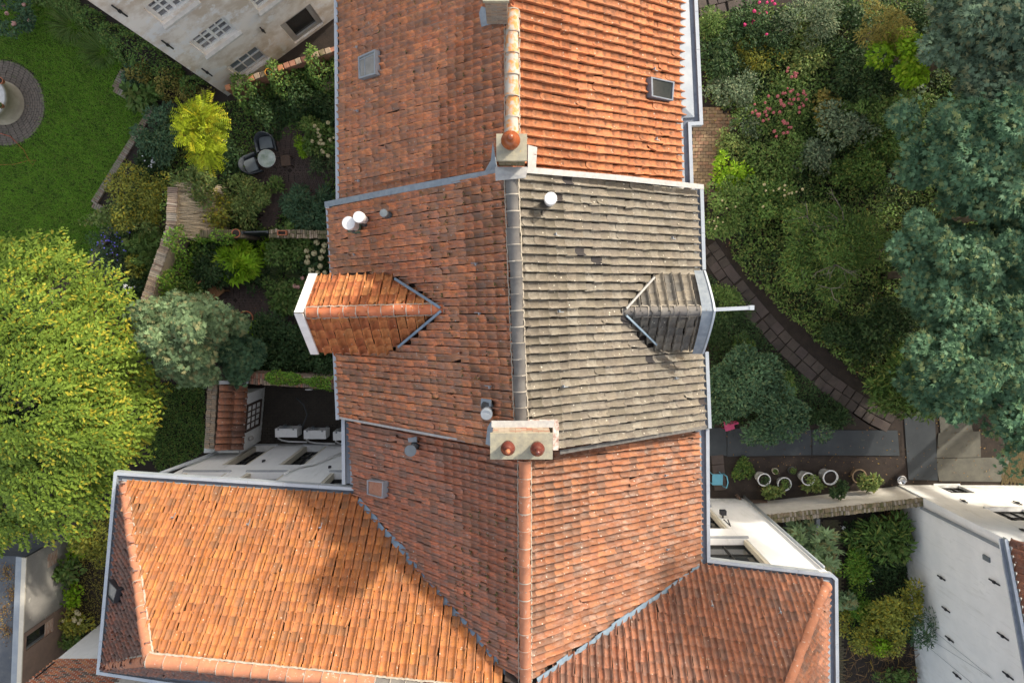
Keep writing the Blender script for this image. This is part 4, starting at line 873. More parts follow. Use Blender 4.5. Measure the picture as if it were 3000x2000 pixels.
eA, eB = w0+Z*5.98+wnA*.0+Vector((0,.1,0)), w1+Z*7.33+wnA*.0; eC, eD = eB-wnA*3+Z*2.4, eA-wnA*3+Z*2.4+Vector((0,-2.5,0))
HW.slope(eA, eB+Vector((0,-.1,0)), eC, eD, .215, .27, T_WINGR, lambda c: True); HW.finish()
gutter(wh, [eB+wnA*.10, eA+wnA*.10], 1, .3)
m = MB()
for a, b in (((2700,1855),(2905,1985)), ((2690,1870),(2860,2010)), ((2740,1850),(2900,1980))):
    m.tube([UP(*a, w0+wnA*.05, wnA), UP(*b, w0+wnA*.05, wnA)], .006, 5)
obj('wall_wire', m, M_GREYPL, wh, kind='stuff')
# low garage, lower left
k0, k1 = U(207,1560), U(183,2080); kn = (k1-k0).cross(Z).normalized(); kn = kn if kn.x > 0 else -kn; ZG = 2.45
gg = thing('flat_roof_garage', 'low garage with grey plaster wall, zinc edge and flat dark roof', 'garage', (k0+k1)/2-Vector((3,0,0)))
kb = U(200,1763); opk = opn(kb, k1, kn, [[(77,1863),(156,1815),(152,1850),(75,1903)]])
m = MB(); m.quad(k0, kb, kb+Z*ZG, k0+Z*ZG); obj('wall', m, M_PLASTG, gg)
_, Wk = facade(gg, (kb+kn*.02), (k1+kn*.02), 0, ZG, kn, .12, opk, M_PLASTB); window(gg, Wk, *opk[0], .1, 1, 1, M_GREYPL, M_GLASS, .06)
m = MB(); kd = (k1-k0).normalized(); m.obox(k0.lerp(k1,.05)+kn*.006+Z*.75, kd*3.4, Z*.55, kn*.004); obj('peeling_band', m, M_PEEL, gg)
m = MB(); m.prism([(k0.x-.1,k0.y),(k1.x-.1,k1.y),(k1.x-7,k1.y),(k0.x-7,k0.y)], 0, ZG-.12); obj('flat_roof', m, M_FLATR, gg)
m = MB(); m.obox(k0+Z*ZG-kn*.12, k1-k0, kn*.16, Z*.05); obj('parapet_edge', m, M_CREAM, gg); m = MB(); m.obox(k0+Z*(ZG-.02)-kn*.34, k1-k0, kn*.21, Z*.05); obj('zinc_edge', m, M_ZINC, gg)
for i, (x, y) in enumerate([(14,1680),(8,1790),(30,1740),(12,1850)]):
    c = U(x,y,ZG); P_ = np.column_stack([rng.normal(c.x,.14,160), rng.normal(c.y,.2,160), rng.uniform(ZG-.1,ZG-.04,160)])
    if i == 0: LP = P_
    else: LP = np.vstack([LP, P_])
tag(leafmesh('fallen_leaves', LP, rng.normal(size=(640,3))*.3+[0,0,1], rng.normal(size=(640,3)), rng.uniform(.04,.09,640), OVAL, L_LITTER, None), 'pale fallen leaves lying on the dark flat garage roof', 'leaves', kind='stuff')
# neighbour wall below the left wing
n0 = U(300,1822); zt_ = UP(123,1930,n0,Vector((0,1,0))).z
bw = thing('brick_house', 'neighbour house wall, white below and red brick above, at lower left', 'house', n0+Vector((2,0,0)))
m = MB(); m.prism([(n0.x,n0.y),(n0.x+7,n0.y),(n0.x+7,n0.y-5),(n0.x,n0.y-5)], 0, zt_); obj('wall', m, M_WHITEW, bw)
m = MB(); m.prism([(n0.x-.0,n0.y+.02),(n0.x+7,n0.y+.02),(n0.x+7,n0.y-5),(n0.x,n0.y-5)], zt_, 6.2); obj('mortar_wall', m, mottled('pale_mortar', (.62,.57,.50), (.5,.46,.4), 8), bw)
for j in range(22):
    for i in range(13):
        x = n0.x+.10+i*.23-(.11 if j % 2 else 0); 
        if x < n0.x-.02: continue
        brick_obj(bw, (x+.05, n0.y+.022, zt_+.05+j*.085), (.19, .03, .058), 0, M_BRICKR)
anchors(bw, n0+Vector((0,.05,0)), Vector((0,1,0)), [((112,1985),(150,1940))])
m = MB()
for i in range(5): pass
fn = thing('wooden_fence', 'weathered plank fence at the lower left corner', 'fence', U(20,1950))
for i in range(5):
    a, b = U(-6+i*9,1850+i*2,1.9), U(-12+i*9,2050,1.9); q = MB(); q.obox(Vector((a.x,a.y,1.82)), (b-a).to_3d(), Vector((.085,0,0)), Z*.06); obj('plank', q, M_WOODG, fn)
q = MB(); a, b = U(30,1856,1.2), U(24,2050,1.2); q.obox((a.x,a.y,0), b-a, (.03,0,0), (0,0,1.85)); obj('back_board', q, M_WOODG, fn)
q = MB(); a, b = U(-10,1856,1.9), U(35,1856,1.9); q.obox((a.x,a.y,1.86), b-a, (0,.09,0), (0,0,.07)); obj('top_rail', q, M_WOODG, fn)

# ------------------------------------------------------------------ left garden: walls
coped_wall('garden_wall', 'tall brick garden wall with sunlit brick-on-edge coping left of the patios', U(505,548,2.1), U(500,662,2.1), .36, 2.1, M_REED, M_BRICK)
gw2 = coped_wall('garden_wall', 'long leaning brick wall coping running down towards the big yellow-green tree', U(502,660,2.1), U(410,925,2.1), .36, 2.1, M_REED, M_BRICK)
coped_wall('garden_wall', 'mossy brick cross wall left of the garden gate', U(585,685,1.7), U(710,684,1.7), .29, 1.7, M_BRICK[2], M_BRICKM, rows=1)
coped_wall('garden_wall', 'brick cross wall right of the garden gate with a planter on top', U(787,684,1.7), U(975,687,1.7), .29, 1.7, M_BRICK[2], M_BRICKM+M_BRICK[:1], rows=2, bt=.075)
coped_wall('garden_wall', 'orange-brown coped wall below the stucco house with an orange pot', U(658,258,1.5), U(985,138,1.5), .20, 1.5, M_BRICKR[4], [M_BRICKR[4], M_BRICKR[3], M_BRICK[0], M_BRICKM[1]], bt=.22)
coped_wall('garden_wall', 'brick wall with ivy on top, closing the small courtyard', U(730,1108,2.2), U(990,1124,2.2), .42, 2.2, M_BRICK[2], [M_BRICK[0], M_BRICK[2], M_BRICKR[4]], rows=2, bt=.075)
coped_wall('garden_wall', 'grey brick wall coping left of the tiled shed', U(622,1128,2.6), U(612,1316,2.6), .34, 2.6, M_BRICK[1], [M_BRICK[1], M_BRICK[0]], rows=2, bt=.07)
gr_ = coped_wall('garden_wall', 'whitewashed garden wall with mossy brick coping behind the white pots', U(2243,1522,1.6), U(2710,1470,1.6), .32, 1.6, mottled('whitewash', (.62,.59,.53), (.50,.47,.42), 2, (.25,.22,.19), 8, .66, bs=.4), M_BRICKM+[M_BRICK[1]], rows=2, bt=.075)
# lawn edging of bricks on edge
def edging(label, pts, wd=.24):
    root = thing('brick_edging', label, 'edging', U(*pts[0]), 'brick edging round the lawn')
    for a, b in zip(pts, pts[1:]):
        A_, B_ = U(*a), U(*b); d = (B_-A_).normalized(); L = (B_-A_).length
        for i in range(int(L/.082)): brick_obj(root, A_+d*(i+.5)*.082+Z*.045, (.068, wd, .09), math.atan2(d.y,d.x), M_BRICK[1:3])
edging('short angled brick edging at the top of the lawn by the hedge', [(366,208),(338,262),(380,286)])
edging('long straight brick edging along the right side of the lawn', [(452,314),(275,600),(305,616)])
edging('lower brick edging of the lawn beside the blue flowers', [(330,668),(264,775)])
# gate
gt = thing('garden_gate', 'dark metal gate standing ajar between the two cross walls', 'gate', U(748,684))
m = MB(); a, b = U(712,682,1.6), U(786,680,1.6); m.obox((a.x,a.y,.1), b-a, (0,.05,0), (0,0,1.5)); obj('gate_leaf', m, M_DARKPL, gt)
for p in (a, b): m = MB(); m.box((p.x,p.y,.85), (.06,.09,1.7)); obj('post', m, M_DARKPL, gt)
m = MB(); c = U(760,690,.9); m.box((b.x-.1,a.y+.07,1.0), (.1,.04,.03)); obj('handle', m, M_STEEL, gt)

# ------------------------------------------------------------------ patios, paths, terraces
def patio(name, px, py, r, mat, w=.07, ln=.2, arc=(0,6.283), c0=None):
    c = U(px, py); m = MB(); m.lathe((c.x,c.y,-.05), [(r,0),(r,.062)], 40); p = struct(name, m, M_SOIL); q = MB(); k = 1; rr = .1
    while rr < r-.04:
        n = max(4, int(6.283*rr/ln))
        for i in range(n):
            a = (i+.5*(k%2))/n*6.283
            if arc[0] <= a <= arc[1]: q.box((c.x+rr*math.cos(a), c.y+rr*math.sin(a), .014+random.gauss(0,.002)), (w*.86, ln*.94, .03), a)
        rr += w; k += 1
    obj('brick', q, mat, p, kind='stuff'); return p
patio('patio', 850, 500, 1.75, M_PAVD); patio('patio', 690, 880, 1.45, M_PAVD); patio('patio', 830, 905, .9, M_PAVD)
def brick_path(name, poly, mat, rz=0, bx=.2, by=.07, indiv=False, mats=None, zt=.02):
    pts = [U(*p) for p in poly]; P_ = [(p.x,p.y) for p in pts]; a = np.array(P_); m = MB(); m.quad(*[Vector((p.x,p.y,.008)) for p in pts]); p = struct(name, m, M_SOIL); q = MB()
    ca, sa = math.cos(rz), math.sin(rz); c = a.mean(0); R_ = np.abs(a-c).max()*1.5; j = 0; y = -R_
    while y < R_:
        x = -R_+(j%2)*bx/2
        while x < R_:
            X, Y = c[0]+x*ca-y*sa, c[1]+x*sa+y*ca
            if inpoly(np.array([X]), np.array([Y]), P_)[0]:
                if indiv: brick_obj(p, (X, Y, zt+random.gauss(0,.003)), (bx*.93, by*.9, .03), rz, mats)
                else: q.box((X, Y, zt+random.gauss(0,.002)), (bx*.95, by*.88, .03), rz)
            x += bx
        y += by; j += 1
    if not indiv: obj('brick', q, mat, p, kind='stuff')
    return p
brick_path('garden_path', [(790,540),(835,545),(815,600),(818,672),(760,672),(770,600)], M_PAVD, .1)
brick_path('garden_path', [(770,700),(805,700),(800,780),(780,830),(750,830),(770,760)], M_PAVD, 1.4)
brick_path('brick_terrace', [(2025,310),(2110,320),(2165,365),(2120,400),(2100,450),(2085,560),(2020,560)], None, 0, .20, .125, True, M_PAVT)
brick_path('garden_path', [(2405,1520),(2462,1525),(2475,2010),(2420,2010)], mottled('paver_mossy', (.11,.10,.05), (.085,.065,.045), 5, bs=.5), 0, .2, .075)
def slabs(name, ctr, wd, ln, mat, cols=2, bd=.92):
    m = MB(); P_ = [U(*p) for p in ctr]; p = None; acc = []
    for a, b in zip(P_, P_[1:]):
        d = (b-a).normalized(); k = max(1, round((b-a).length/ln)); acc += [(a+(b-a)*((i+.5)/k), d, (b-a).length/k) for i in range(k)]
    m.sweep([v+Z*.006 for v in P_], [(-wd*.55,0),(wd*.55,0)], 1); p = struct(name, m, M_SOIL)
    for c, d, l in acc:
        s_ = Vector((-d.y,d.x,0))
        for k in range(cols):
            o = c+s_*((k+.5)/cols-.5)*wd+d*random.gauss(0,.03); brick_obj(p, (o.x,o.y,.03+random.gauss(0,.006)), (l*bd, wd/cols*bd, .045), math.atan2(d.y,d.x), [mat, M_SLAB2, M_SLAB3], 'slab')
M_SLAB2 = mottled('slab_pale', (.095,.076,.063), (.066,.053,.045), 3, (.06,.06,.03), 5, .66, bs=.5); M_SLAB3 = mottled('slab_dark', (.095,.074,.064), (.07,.055,.05), 3, bs=.5)
slabs('slab_path', [(2070,720),(2130,810),(2210,910),(2300,1010),(2420,1120),(2560,1215),(2610,1240)], .78, .40, M_SLAB)
slabs('paved_corner', [(2045,15),(2200,-25)], 1.0, .36, M_SLAB2, 3)
slabs('paved_corner', [(2100,1330),(2110,1440)], .5, .4, M_SLAB3, 1)
# courtyard floor
brick_path('courtyard_floor', [(775,1130),(1040,1145),(1040,1300),(760,1296)], mottled('court_brick', (.055,.045,.035), (.04,.034,.028), 4, (.13,.11,.08), 9, .68), 0, .2, .1)

# ------------------------------------------------------------------ courtyard things
SH = House('garden_shed', 'small shed with red tiled lean-to roof and brown window in the courtyard', 'shed', U(720,1220)); sh = SH.root
s1, s2, s3, s4 = U(724,1128,2.1), U(712,1316,2.1), U(637,1317,2.75), U(650,1126,2.75)
SH.slope(s2, s1, s4, s3, .235, .42, T_HIP if False else T_WINGR); SH.finish()
b1, b2 = U(778,1152), U(764,1290); b1.x -= .0; sn = (b2-b1).cross(Z).normalized(); sn = sn if sn.x > 0 else -sn
so_ = opn(b1, b2, sn, [[(725,1186),(783,1170),(721,1251),(779,1234)]]); so_[0] = (so_[0][0], so_[0][1], max(.35,so_[0][2]), min(1.85,so_[0][3]))
_, Wsh = facade(sh, b1+Vector((0,.25,0)), b2, 0, 2.05, sn, .1, [], M_WHITEW); window(sh, Wsh, so_[0][0]+.25, so_[0][1]+.25, so_[0][2], so_[0][3], -.02, 4, 3, M_BROWNF, mottled('yellow_glass', (.20,.17,.09), (.12,.10,.06), 3, rough=.15, bs=0), .07, .04)
m = MB(); m.prism([(b1.x-.05,b1.y+.2),(b2.x-.05,b2.y),(b2.x-1.3,b2.y),(b1.x-1.3,b1.y+.2)], 0, 2.0); obj('wall', m, M_WHITEW, sh)
m = MB(); a, b = U(640,1120,2.85), U(727,1118,2.3); m.bar(a, b, .12, .08); obj('verge', m, M_GREYSILL, sh)
m = MB(); p = UP(735,1283,b1+sn*.1,sn); m.lathe(p-Z*.1, [(.05,0),(.09,.05),(.07,.2),(.02,.24)], 12); obj('wall_lantern', m, M_GREYF, sh, True)
for i, (px, py) in enumerate([(838,1268),(922,1273),(1008,1277)]):
    c = U(px, py, .85); ac = thing('air_conditioner', ['air conditioner nearest the tiled shed, leftmost of three', 'air conditioner in the middle of the three in the courtyard', 'air conditioner half hidden under the roof gutter, rightmost of three'][i], 'air conditioner', (c.x,c.y,0), 'outdoor air conditioners')
    m = MB(); m.box((c.x,c.y,.56), (.82,.32,.58)); obj('casing', m, M_PLASTIC, ac)
    m = MB(); m.lathe((c.x-.12,c.y+.165,.55), [(.01,0),(.01,.001)], 6); m = MB(); R_ = .23
    for k in range(4): m.tube([(c.x-.12+R_*(k+1)/4*math.cos(t), c.y+.168, .56+R_*(k+1)/4*math.sin(t)) for t in np.linspace(0,6.283,17)], .006, 4, False)
    obj('fan_grille', m, M_GREYPL, ac, kind='stuff')
    for sx in (-.28,.28):
        m = MB(); m.box((c.x+sx,c.y,.135), (.06,.36,.27)); obj('foot', m, M_GREYPL, ac); m = MB(); m.box((c.x+sx,c.y+.14,.87), (.05,.05,.03)); obj('bracket', m, M_GREYPL, ac)
    m = MB(); x0 = c.x-.36; m.tube([(x0,c.y-.14,.7),(x0-.02,c.y-.25,.6),(x0+.05,c.y-.36,.45),(x0+.3,c.y-.42,.4),(x0+1.0,c.y-.44,.4)], .032, 8); obj('pipe', m, M_PLASTIC, ac, True)
for k, off in enumerate((0,.06,.12)):
    m = MB(); pts = [UP(x,y,Vector((0,yN+.06,0)),Vector((0,1,0))) for x,y in ((1005,1325),(960,1342),(920,1358),(880,1365),(850,1378),(836,1388))]; m.tube([p+Vector((0,.02,off)) for p in pts], .028, 8); obj('conduit', m, M_PLASTIC, h3, True)
m = MB(); d0, d1 = UP(470,1386,Vector((0,yN+.12,0)),Vector((0,1,0))), UP(690,1305,Vector((0,yN+.12,0)),Vector((0,1,0))); m.tube([d0, d1], .06, 10); obj('drainpipe', m, M_ZINCL, h3, True)
m = MB(); m.tube([(xRE-.06,yR+.08,0),(xRE-.06,yR+.08,6.8)], .05, 10); obj('drainpipe', m, M_ZINC, h3, True)
anchors(h3, Vector((0,yN,0)), Vector((0,1,0)), [((765,1352),(780,1349)), ((962,1371),(970,1366))])
m = MB(); p = UP(2118,1500,Vector((0,yR+.2,0)),Vector((0,1,0))); m.box(p, (.2,.16,.2)); m.bar(p, p+Vector((0,-.22,0)), .05, .05); obj('floodlight', m, M_IRON, h3)
m = MB(); p = UP(2140,1540,Vector((0,yR+.12,0)),Vector((0,1,0))); m.tube([p, p+Vector((-.12,.1,-.35))], .02, 6); m.tube([p, p+Vector((.02,.1,-.35))], .02, 6); obj('bracket', m, M_IRON, h3)
m = MB(); m.tube([U(868,1165,.03),U(890,1185,.03),U(900,1215,.03),U(888,1245,.03),U(880,1262,.2)], .03, 8); obj('hose', m, M_CABLE, label='dark hose lying across the courtyard floor', cat='hose', smooth=True)
m = MB(); c = U(905,1140,1.3); m.tube([(c.x+.12*math.cos(t), c.y, c.z+.12*math.sin(t)) for t in np.linspace(0,6.283,20)], .022, 6, False); obj('hose_reel', m, M_PLASTIC, label='white ring hose holder on the ivy-topped courtyard wall', cat='hose holder', smooth=True)

# ------------------------------------------------------------------ furniture and pots
def tub_chair(label, px, py, rz):
    c = U(px, py); t = thing('wicker_chair', label, 'chair', c, 'dark wicker chairs at the glass table'); M_ = Matrix.Translation(c)@Matrix.Rotation(rz, 4, 'Z'); X = lambda x,y,z: M_@Vector((x,y,z))
    m = MB(); o = X(-.27,-.25,.36); m.obox(o, X(.27,-.25,.36)-o, X(-.27,.25,.36)-o, Z*.08); obj('seat', m, M_WICKER, t)
    m = MB(); o = X(-.23,-.22,.44); m.obox(o, X(.23,-.22,.44)-o, X(-.23,.20,.44)-o, Z*.05); obj('cushion', m, M_GREYPL, t)
    m = MB(); ang = [math.pi*(k/12)*1.16-.08*math.pi for k in range(13)]
    vs = []
    for a in ang:
        bk = max(0, math.sin(a)); h = .60+.28*bk; x0, y0 = .29*math.cos(a), -.06+.29*math.sin(a)
        if a < .25 or a > math.pi-.25: y0 -= .16
        e = 1.16+.06*bk
        vs += [X(x0,y0,.38), X(x0*e,y0*e,h), X(x0*(e+.13),y0*(e+.13),h-.01), X(x0*1.16,y0*1.16,.30)]
    m.add(vs, [(i*4+j, i*4+(j+1)%4, (i+1)*4+(j+1)%4, (i+1)*4+j) for i in range(12) for j in range(4)]+[(0,1,2,3),(48,51,50,49)]); obj('backrest', m, M_WICKER, t, True)
    for x, y in ((-.26,-.24),(.26,-.24),(-.24,.26),(.24,.26)): m = MB(); m.tube([X(x,y,0),X(x,y,.37)], .02, 6); obj('leg', m, M_WICKER, t)
tub_chair('dark wicker tub chair above the round glass table', 792, 425, R(8))
tub_chair('dark wicker tub chair left below the round glass table', 748, 492, R(112))
c = U(801,475); t = thing('round_table', 'round glass garden table on the brick patio', 'table', c)
m = MB(); m.lathe(c+Z*.68, [(.315,0),(.33,.01),(.33,.03),(.315,.035)], 36); obj('rim', m, M_GREYF, t, True); m = MB(); m.lathe(c+Z*.70, [(.312,0),(.312,.02)], 36); obj('table_top', m, mottled('table_glass', (.42,.46,.44), (.22,.27,.22), 4, rough=.06, bs=0, spec=.9), t)
for k in range(4): a = k*math.pi/2+.5; m = MB(); m.tube([c+Vector((.3*math.cos(a),.3*math.sin(a),0)), c+Vector((.2*math.cos(a),.2*math.sin(a),.68))], .014, 6); obj('leg', m, M_IRON, t)
def slat_seat(name, label, px, py, rz, mat, back=False, w=.42, dp=.4):
    c = U(px, py); t = thing(name, label, 'chair' if back else 'stool', c); M_ = Matrix.Translation(c)@Matrix.Rotation(rz, 4, 'Z'); X = lambda x,y,z: M_@Vector((x,y,z))
    def b(nm, x0,x1,y0,y1,z0,z1): m = MB(); o = X(x0,y0,z0); m.obox(o, X(x1,y0,z0)-o, X(x0,y1,z0)-o, X(x0,y0,z1)-o); obj(nm, m, mat, t)
    n = 7
    for i in range(n): b('slat', -w/2+w*i/n+.006, -w/2+w*(i+1)/n-.006, -dp/2, dp/2, .43, .45)
    for y in (-dp/2,dp/2-.04): b('rail', -w/2, w/2, y, y+.04, .38, .428)
    for x in (-w/2,w/2-.04):
        for y in (-dp/2,dp/2-.04): b('leg', x, x+.04, y, y+.04, 0, .38)
    if back:
        for x in (-w/2,w/2-.035):
            m = MB(); m.bar(X(x+.018,dp/2,.2), X(x+.018,dp/2+.28,.95), .035, .035); obj('back_post', m, mat, t)
            m = MB(); m.bar(X(x+.018,-dp/2,.62), X(x+.018,dp/2+.16,.64), .045, .025); obj('armrest', m, mat, t)
        for i in range(5): m = MB(); z = .52+i*.095; y = dp/2+.10+.037*i; m.bar(X(-w/2,y,z), X(w/2,y,z), .065, .014, (0,0,1)); obj('back_slat', m, mat, t)
slat_seat('slatted_stool', 'small dark wooden slatted stool right of the glass table', 848, 477, R(3), M_WOODD, w=.34, dp=.38)
slat_seat('folding_chair', 'light wooden slatted armchair beside the lower patio', 648, 850, R(38), M_WOOD, True, .5, .45)
def pot(name, label, px, py, r, h, mat, z=0, plant_=None, group=None, lip=.12, taper=.72, n=22, soil=True, cat='pot', lean=1):
    c = U(px, py, z); t = thing(name, label, cat, c, group); m = MB(); w_ = r*lip+.012
    m.lathe(c, [(r*taper,0),(r*(taper+.1),h*.3),(r,h*.93),(r*1.05,h*.94),(r*1.05,h),(r*1.05-w_,h),(r*1.05-w_,h*.86),(.005,h*.86)], n); obj('body', m, mat, t, True)
    if soil: m = MB(); m.lathe(c+Z*h*.87, [(r*1.04-w_,0),(r*.5,.02),(.005,.025)], n); obj('soil', m, M_SOIL, t)
    if plant_:
        k, rr, mt, lf = plant_; cc = np.array(c+Z*(h+rr*.5)); P_, N_, T_, ti, _ = crown_pts(cc, (rr,rr,rr*.7), 8, k, (.35,.6)); leafmesh('foliage', P_, N_, T_, lf*rng.uniform(.7,1.2,k), OVAL, mt, t, ti)
    return t
WPG = 'plant pots in the soil bed by the whitewashed wall'
pot('plant_pot', 'tall white tapered pot, leftmost in the soil bed', 2222, 1392, .24, .62, M_WHITEPOT, plant_=(140,.16,L_DARK,.07), group=WPG)
pot('plant_pot', 'white round pot standing nearest the whitewashed wall', 2288, 1410, .26, .36, M_WHITEPOT, plant_=(200,.2,L_MID,.07), group=WPG)
pot('plant_pot', 'tall white tapered pot with vine, second of the tall white pots', 2348, 1390, .24, .62, M_WHITEPOT, plant_=(170,.2,L_LIGHT,.08), group=WPG)
pot('plant_pot', 'tall white tapered pot, empty, right of the vine pot', 2412, 1386, .28, .62, M_WHITEPOT, group=WPG)
pot('plant_pot', 'brown clay pot with straw rim at the right of the white pots', 2505, 1388, .27, .34, mottled('clay_pale', (.34,.24,.15), (.26,.18,.11), 8), plant_=(60,.15,L_LIGHT,.06), group=WPG)
pot('plant_pot', 'small round cream pot, left of two small ones', 2266, 1376, .115, .2, M_CREAM, plant_=(120,.11,L_MID,.05), group=WPG)
pot('plant_pot', 'small round black pot, right of two small ones', 2315, 1374, .14, .14, M_DARKPL, plant_=(160,.13,L_MID,.05), group=WPG)
t = pot('steel_bucket', 'shiny steel bucket with handle at the end of the whitewashed wall', 2630, 1400, .17, .3, M_STEEL, soil=False, cat='bucket')
m = MB(); c = U(2630,1400); m.tube([c+Vector((.17*math.cos(a),-.02+.02*math.sin(a),.3+.17*math.sin(a))) for a in np.linspace(0,math.pi,12)], .012, 6); obj('handle', m, M_STEEL, t)
pot('flower_pot', 'orange glazed pot on the orange-brown wall', 792, 217, .13, .2, mottled('orange_glaze', (.62,.28,.03), (.5,.2,.02), 6, rough=.3), z=1.5, group=None)
pot('flower_pot', 'wide terracotta pot on the lower patio', 729, 931, .27, .3, M_TERRA, plant_=None)
pot('saucer', 'round terracotta dish on the mossy cross wall', 693, 684, .15, .07, M_TERRA, z=1.7, cat='dish')
t = thing('trough_planter', 'rectangular clay trough on the cross wall', 'planter', U(829,683,1.7)); m = MB(); c = U(829,683,1.7)
for dx, dy, sx, sy in ((0,.07,.32,.03),(0,-.07,.32,.03),(.145,0,.03,.11),(-.145,0,.03,.11)): m.box((c.x+dx,c.y+dy,1.77), (sx,sy,.13))
obj('body', m, M_TERRA, t); m = MB(); m.box((c.x,c.y,1.75), (.26,.11,.08)); obj('soil', m, M_SOIL, t)
pot('flower_pot', 'small terracotta pot among the plants beside the garage wall', 232, 1838, .16, .2, M_TERRA); pot('flower_pot', 'dark round pot beside the white wing corner', 256, 1818, .15, .2, M_DARKPL)
# stone drum on its round paving
c = U(10,303); m = MB(); m.lathe((c.x,c.y,-.05), [(1.62,0),(1.62,.065)], 48); pv = struct('round_paving', m, M_SOIL); q = MB(); k = 0; rr = .8
while rr < 1.58:
    n_ = int(6.283*rr/.21)
    for i in range(n_): a = (i+.5*(k%2))/n_*6.283; q.box((c.x+rr*math.cos(a), c.y+rr*math.sin(a), .018+random.gauss(0,.004)), (.078,.195,.03), a)
    rr += .088; k += 1
obj('brick', q, mottled('paver_grey', (.19,.155,.125), (.13,.11,.09), 6, (.07,.09,.03), 4, .62, bs=.6), pv, kind='stuff')
dr_ = thing('stone_drum', 'round stone well drum standing in the lawn', 'well', c)
m = MB(); m.lathe(c, [(.80,0),(.80,.06),(.76,.08),(.755,.8),(.79,.83),(.79,.93),(.77,.95),(.5,.95),(.5,.7),(.01,.7)], 48); obj('drum', m, M_STONE, dr_, True)
m = MB(); m.lathe(c+Z*.935, [(.80,0),(.80,.05),(.78,.07),(.02,.072)], 48); obj('stone_top', m, M_STONEW, dr_)
pot('flower_pot', 'upper terracotta pot on the stone drum', 8, 240, .12, .16, M_TERRA, z=1.0, group='pots on the stone drum', plant_=None); pot('flower_pot', 'lower terracotta pot with plant on the stone drum', 8, 312, .10, .14, M_TERRA, z=1.0, group='pots on the stone drum', plant_=(60,.12,L_MID,.06))
m = MB(); m.tube([U(-20,385,.05),U(30,400,.05),U(70,440,.06),U(85,470,.06),U(95,485,.05),U(105,470,.05),U(85,470,.04),U(40,482,.05),U(-20,484,.05)], .012, 6); obj('garden_hose', m, M_RED, label='thin red hose looping over the lawn', cat='hose', smooth=True)
# pink and blue things in the right garden
c = U(2130,1244); t = thing('child_chair', 'pink plastic child chair lying by the middle house', 'chair', c)
m = MB(); m.box(c+Vector((0,0,.26)), (.36,.30,.05), .3); obj('seat', m, M_PINK, t); m = MB(); m.box(c+Vector((.10,.14,.42)), (.32,.06,.32), .3); obj('backrest', m, M_PINK, t)
for x, y in ((-.15,-.12),(.15,-.12),(-.15,.12),(.15,.12)): m = MB(); m.tube([c+Vector((x,y,0)), c+Vector((x*.9,y*.9,.26))], .025, 6); obj('leg', m, M_PINK, t)
c = U(2092,1395); t = thing('metal_chair', 'light blue metal chair tucked beside the lower house', 'chair', c)
m = MB(); m.box(c+Vector((0,0,.44)), (.4,.42,.03)); obj('seat', m, M_BLUE, t); m = MB(); m.tube([c+Vector((.2,-.25,.44)), c+Vector((.24,-.22,.8)), c+Vector((.27,0,.86)), c+Vector((.24,.22,.8)), c+Vector((.2,.25,.44))], .022, 8); obj('back_frame', m, M_BLUE, t, True)
for x, y in ((-.18,-.19),(.18,-.19),(-.18,.19),(.18,.19)): m = MB(); m.tube([c+Vector((x,y,0)), c+Vector((x,y,.44))], .018, 6); obj('leg', m, M_BLUE, t)
# mats and boards on the ground
for lab, pts, mt, z in (('dark square mat beside the house gutter', [(2070,1252),(2128,1253),(2128,1334),(2070,1334)], M_MAT, .02), ('long dark mat, left of the two in the strip', [(2130,1254),(2376,1258),(2376,1332),(2130,1336)], M_MAT, .02), ('long dark mat, right of the two in the strip', [(2379,1258),(2628,1260),(2634,1334),(2379,1332)], M_MAT, .02),
    ('upright dark mat between soil bed and pale boards', [(2646,1205),(2736,1200),(2746,1406),(2660,1404)], M_MAT, .024), ('dark mat half covered by maple leaves', [(2748,1268),(2870,1262),(2872,1338),(2742,1340)], M_MATL, .02), ('pale dusty board right of the dark mats', [(2738,1342),(2960,1338),(2930,1410),(2750,1408)], M_MATL, .02), ('dim board above the pale boards beneath the maple', [(2748,1196),(2830,1190),(2850,1264),(2754,1268)], M_MATL, .02)):
    pp = [U(*p) for p in pts]; m = MB(); m.prism([(p.x,p.y) for p in pp][::-1], .008, z+.015); obj('ground_mat', m, mt, label=lab, cat='mat')
sheet('earth_path', [U(*p) for p in ((2500,1200),(2650,1200),(2660,1420),(2180,1440),(2180,1338),(2640,1338),(2640,1262),(2480,1255))], .006, mottled('bare_earth', (.048,.035,.028), (.030,.023,.019), 3, (.075,.056,.043), 12, .66, bs=.8))
q = brick_path('brick_edge', [(2945,1300),(3000,1290),(3000,1420),(2930,1415)], mottled('brick_yellow_moss', (.11,.085,.035), (.08,.06,.03), 5), 1.4, .2, .07)
# light well and low planks by the right wing
t = thing('light_well', 'grey slatted cover of the light well beside the whitewashed wall', 'cover', U(2330,1560))
for i in range(9): m = MB(); a = U(2295,1530+i*7,.3); b = U(2388,1530+i*7,.3); m.obox(a, b-a, (0,-.07,0), (0,0,.03)); obj('slat', m, M_MAT, t)
m = MB(); a = U(2392,1520,.35); b = U(2404,1590,.35); m.obox((a.x,a.y,0), (.14,0,0), (0,b.y-a.y,0), (0,0,.36)); obj('kerb', m, M_GREYSILL, t)
t = thing('low_planks', 'dark timber planks along the foot of the right wing wall', 'planks', U(2180,1460)); m = MB(); m.bar(U(2158,1450,.1), U(2180,1476,.1), .1, .2); obj('plank', m, M_WOODD, t); m = MB(); m.bar(U(2178,1468,.1), U(2246,1468,.1), .08, .2); obj('plank', m, M_WOODD, t)
t = thing('garden_bench', 'wooden bench corner beside the hedge under the middle house eave', 'bench', U(2078,568))
for i in range(4): m = MB(); a = U(2040,556+i*9,.45); b = U(2094,558+i*9,.45); m.obox(a, b-a, (0,-.085,0), (0,0,.03)); obj('slat', m, M_WOODD, t)
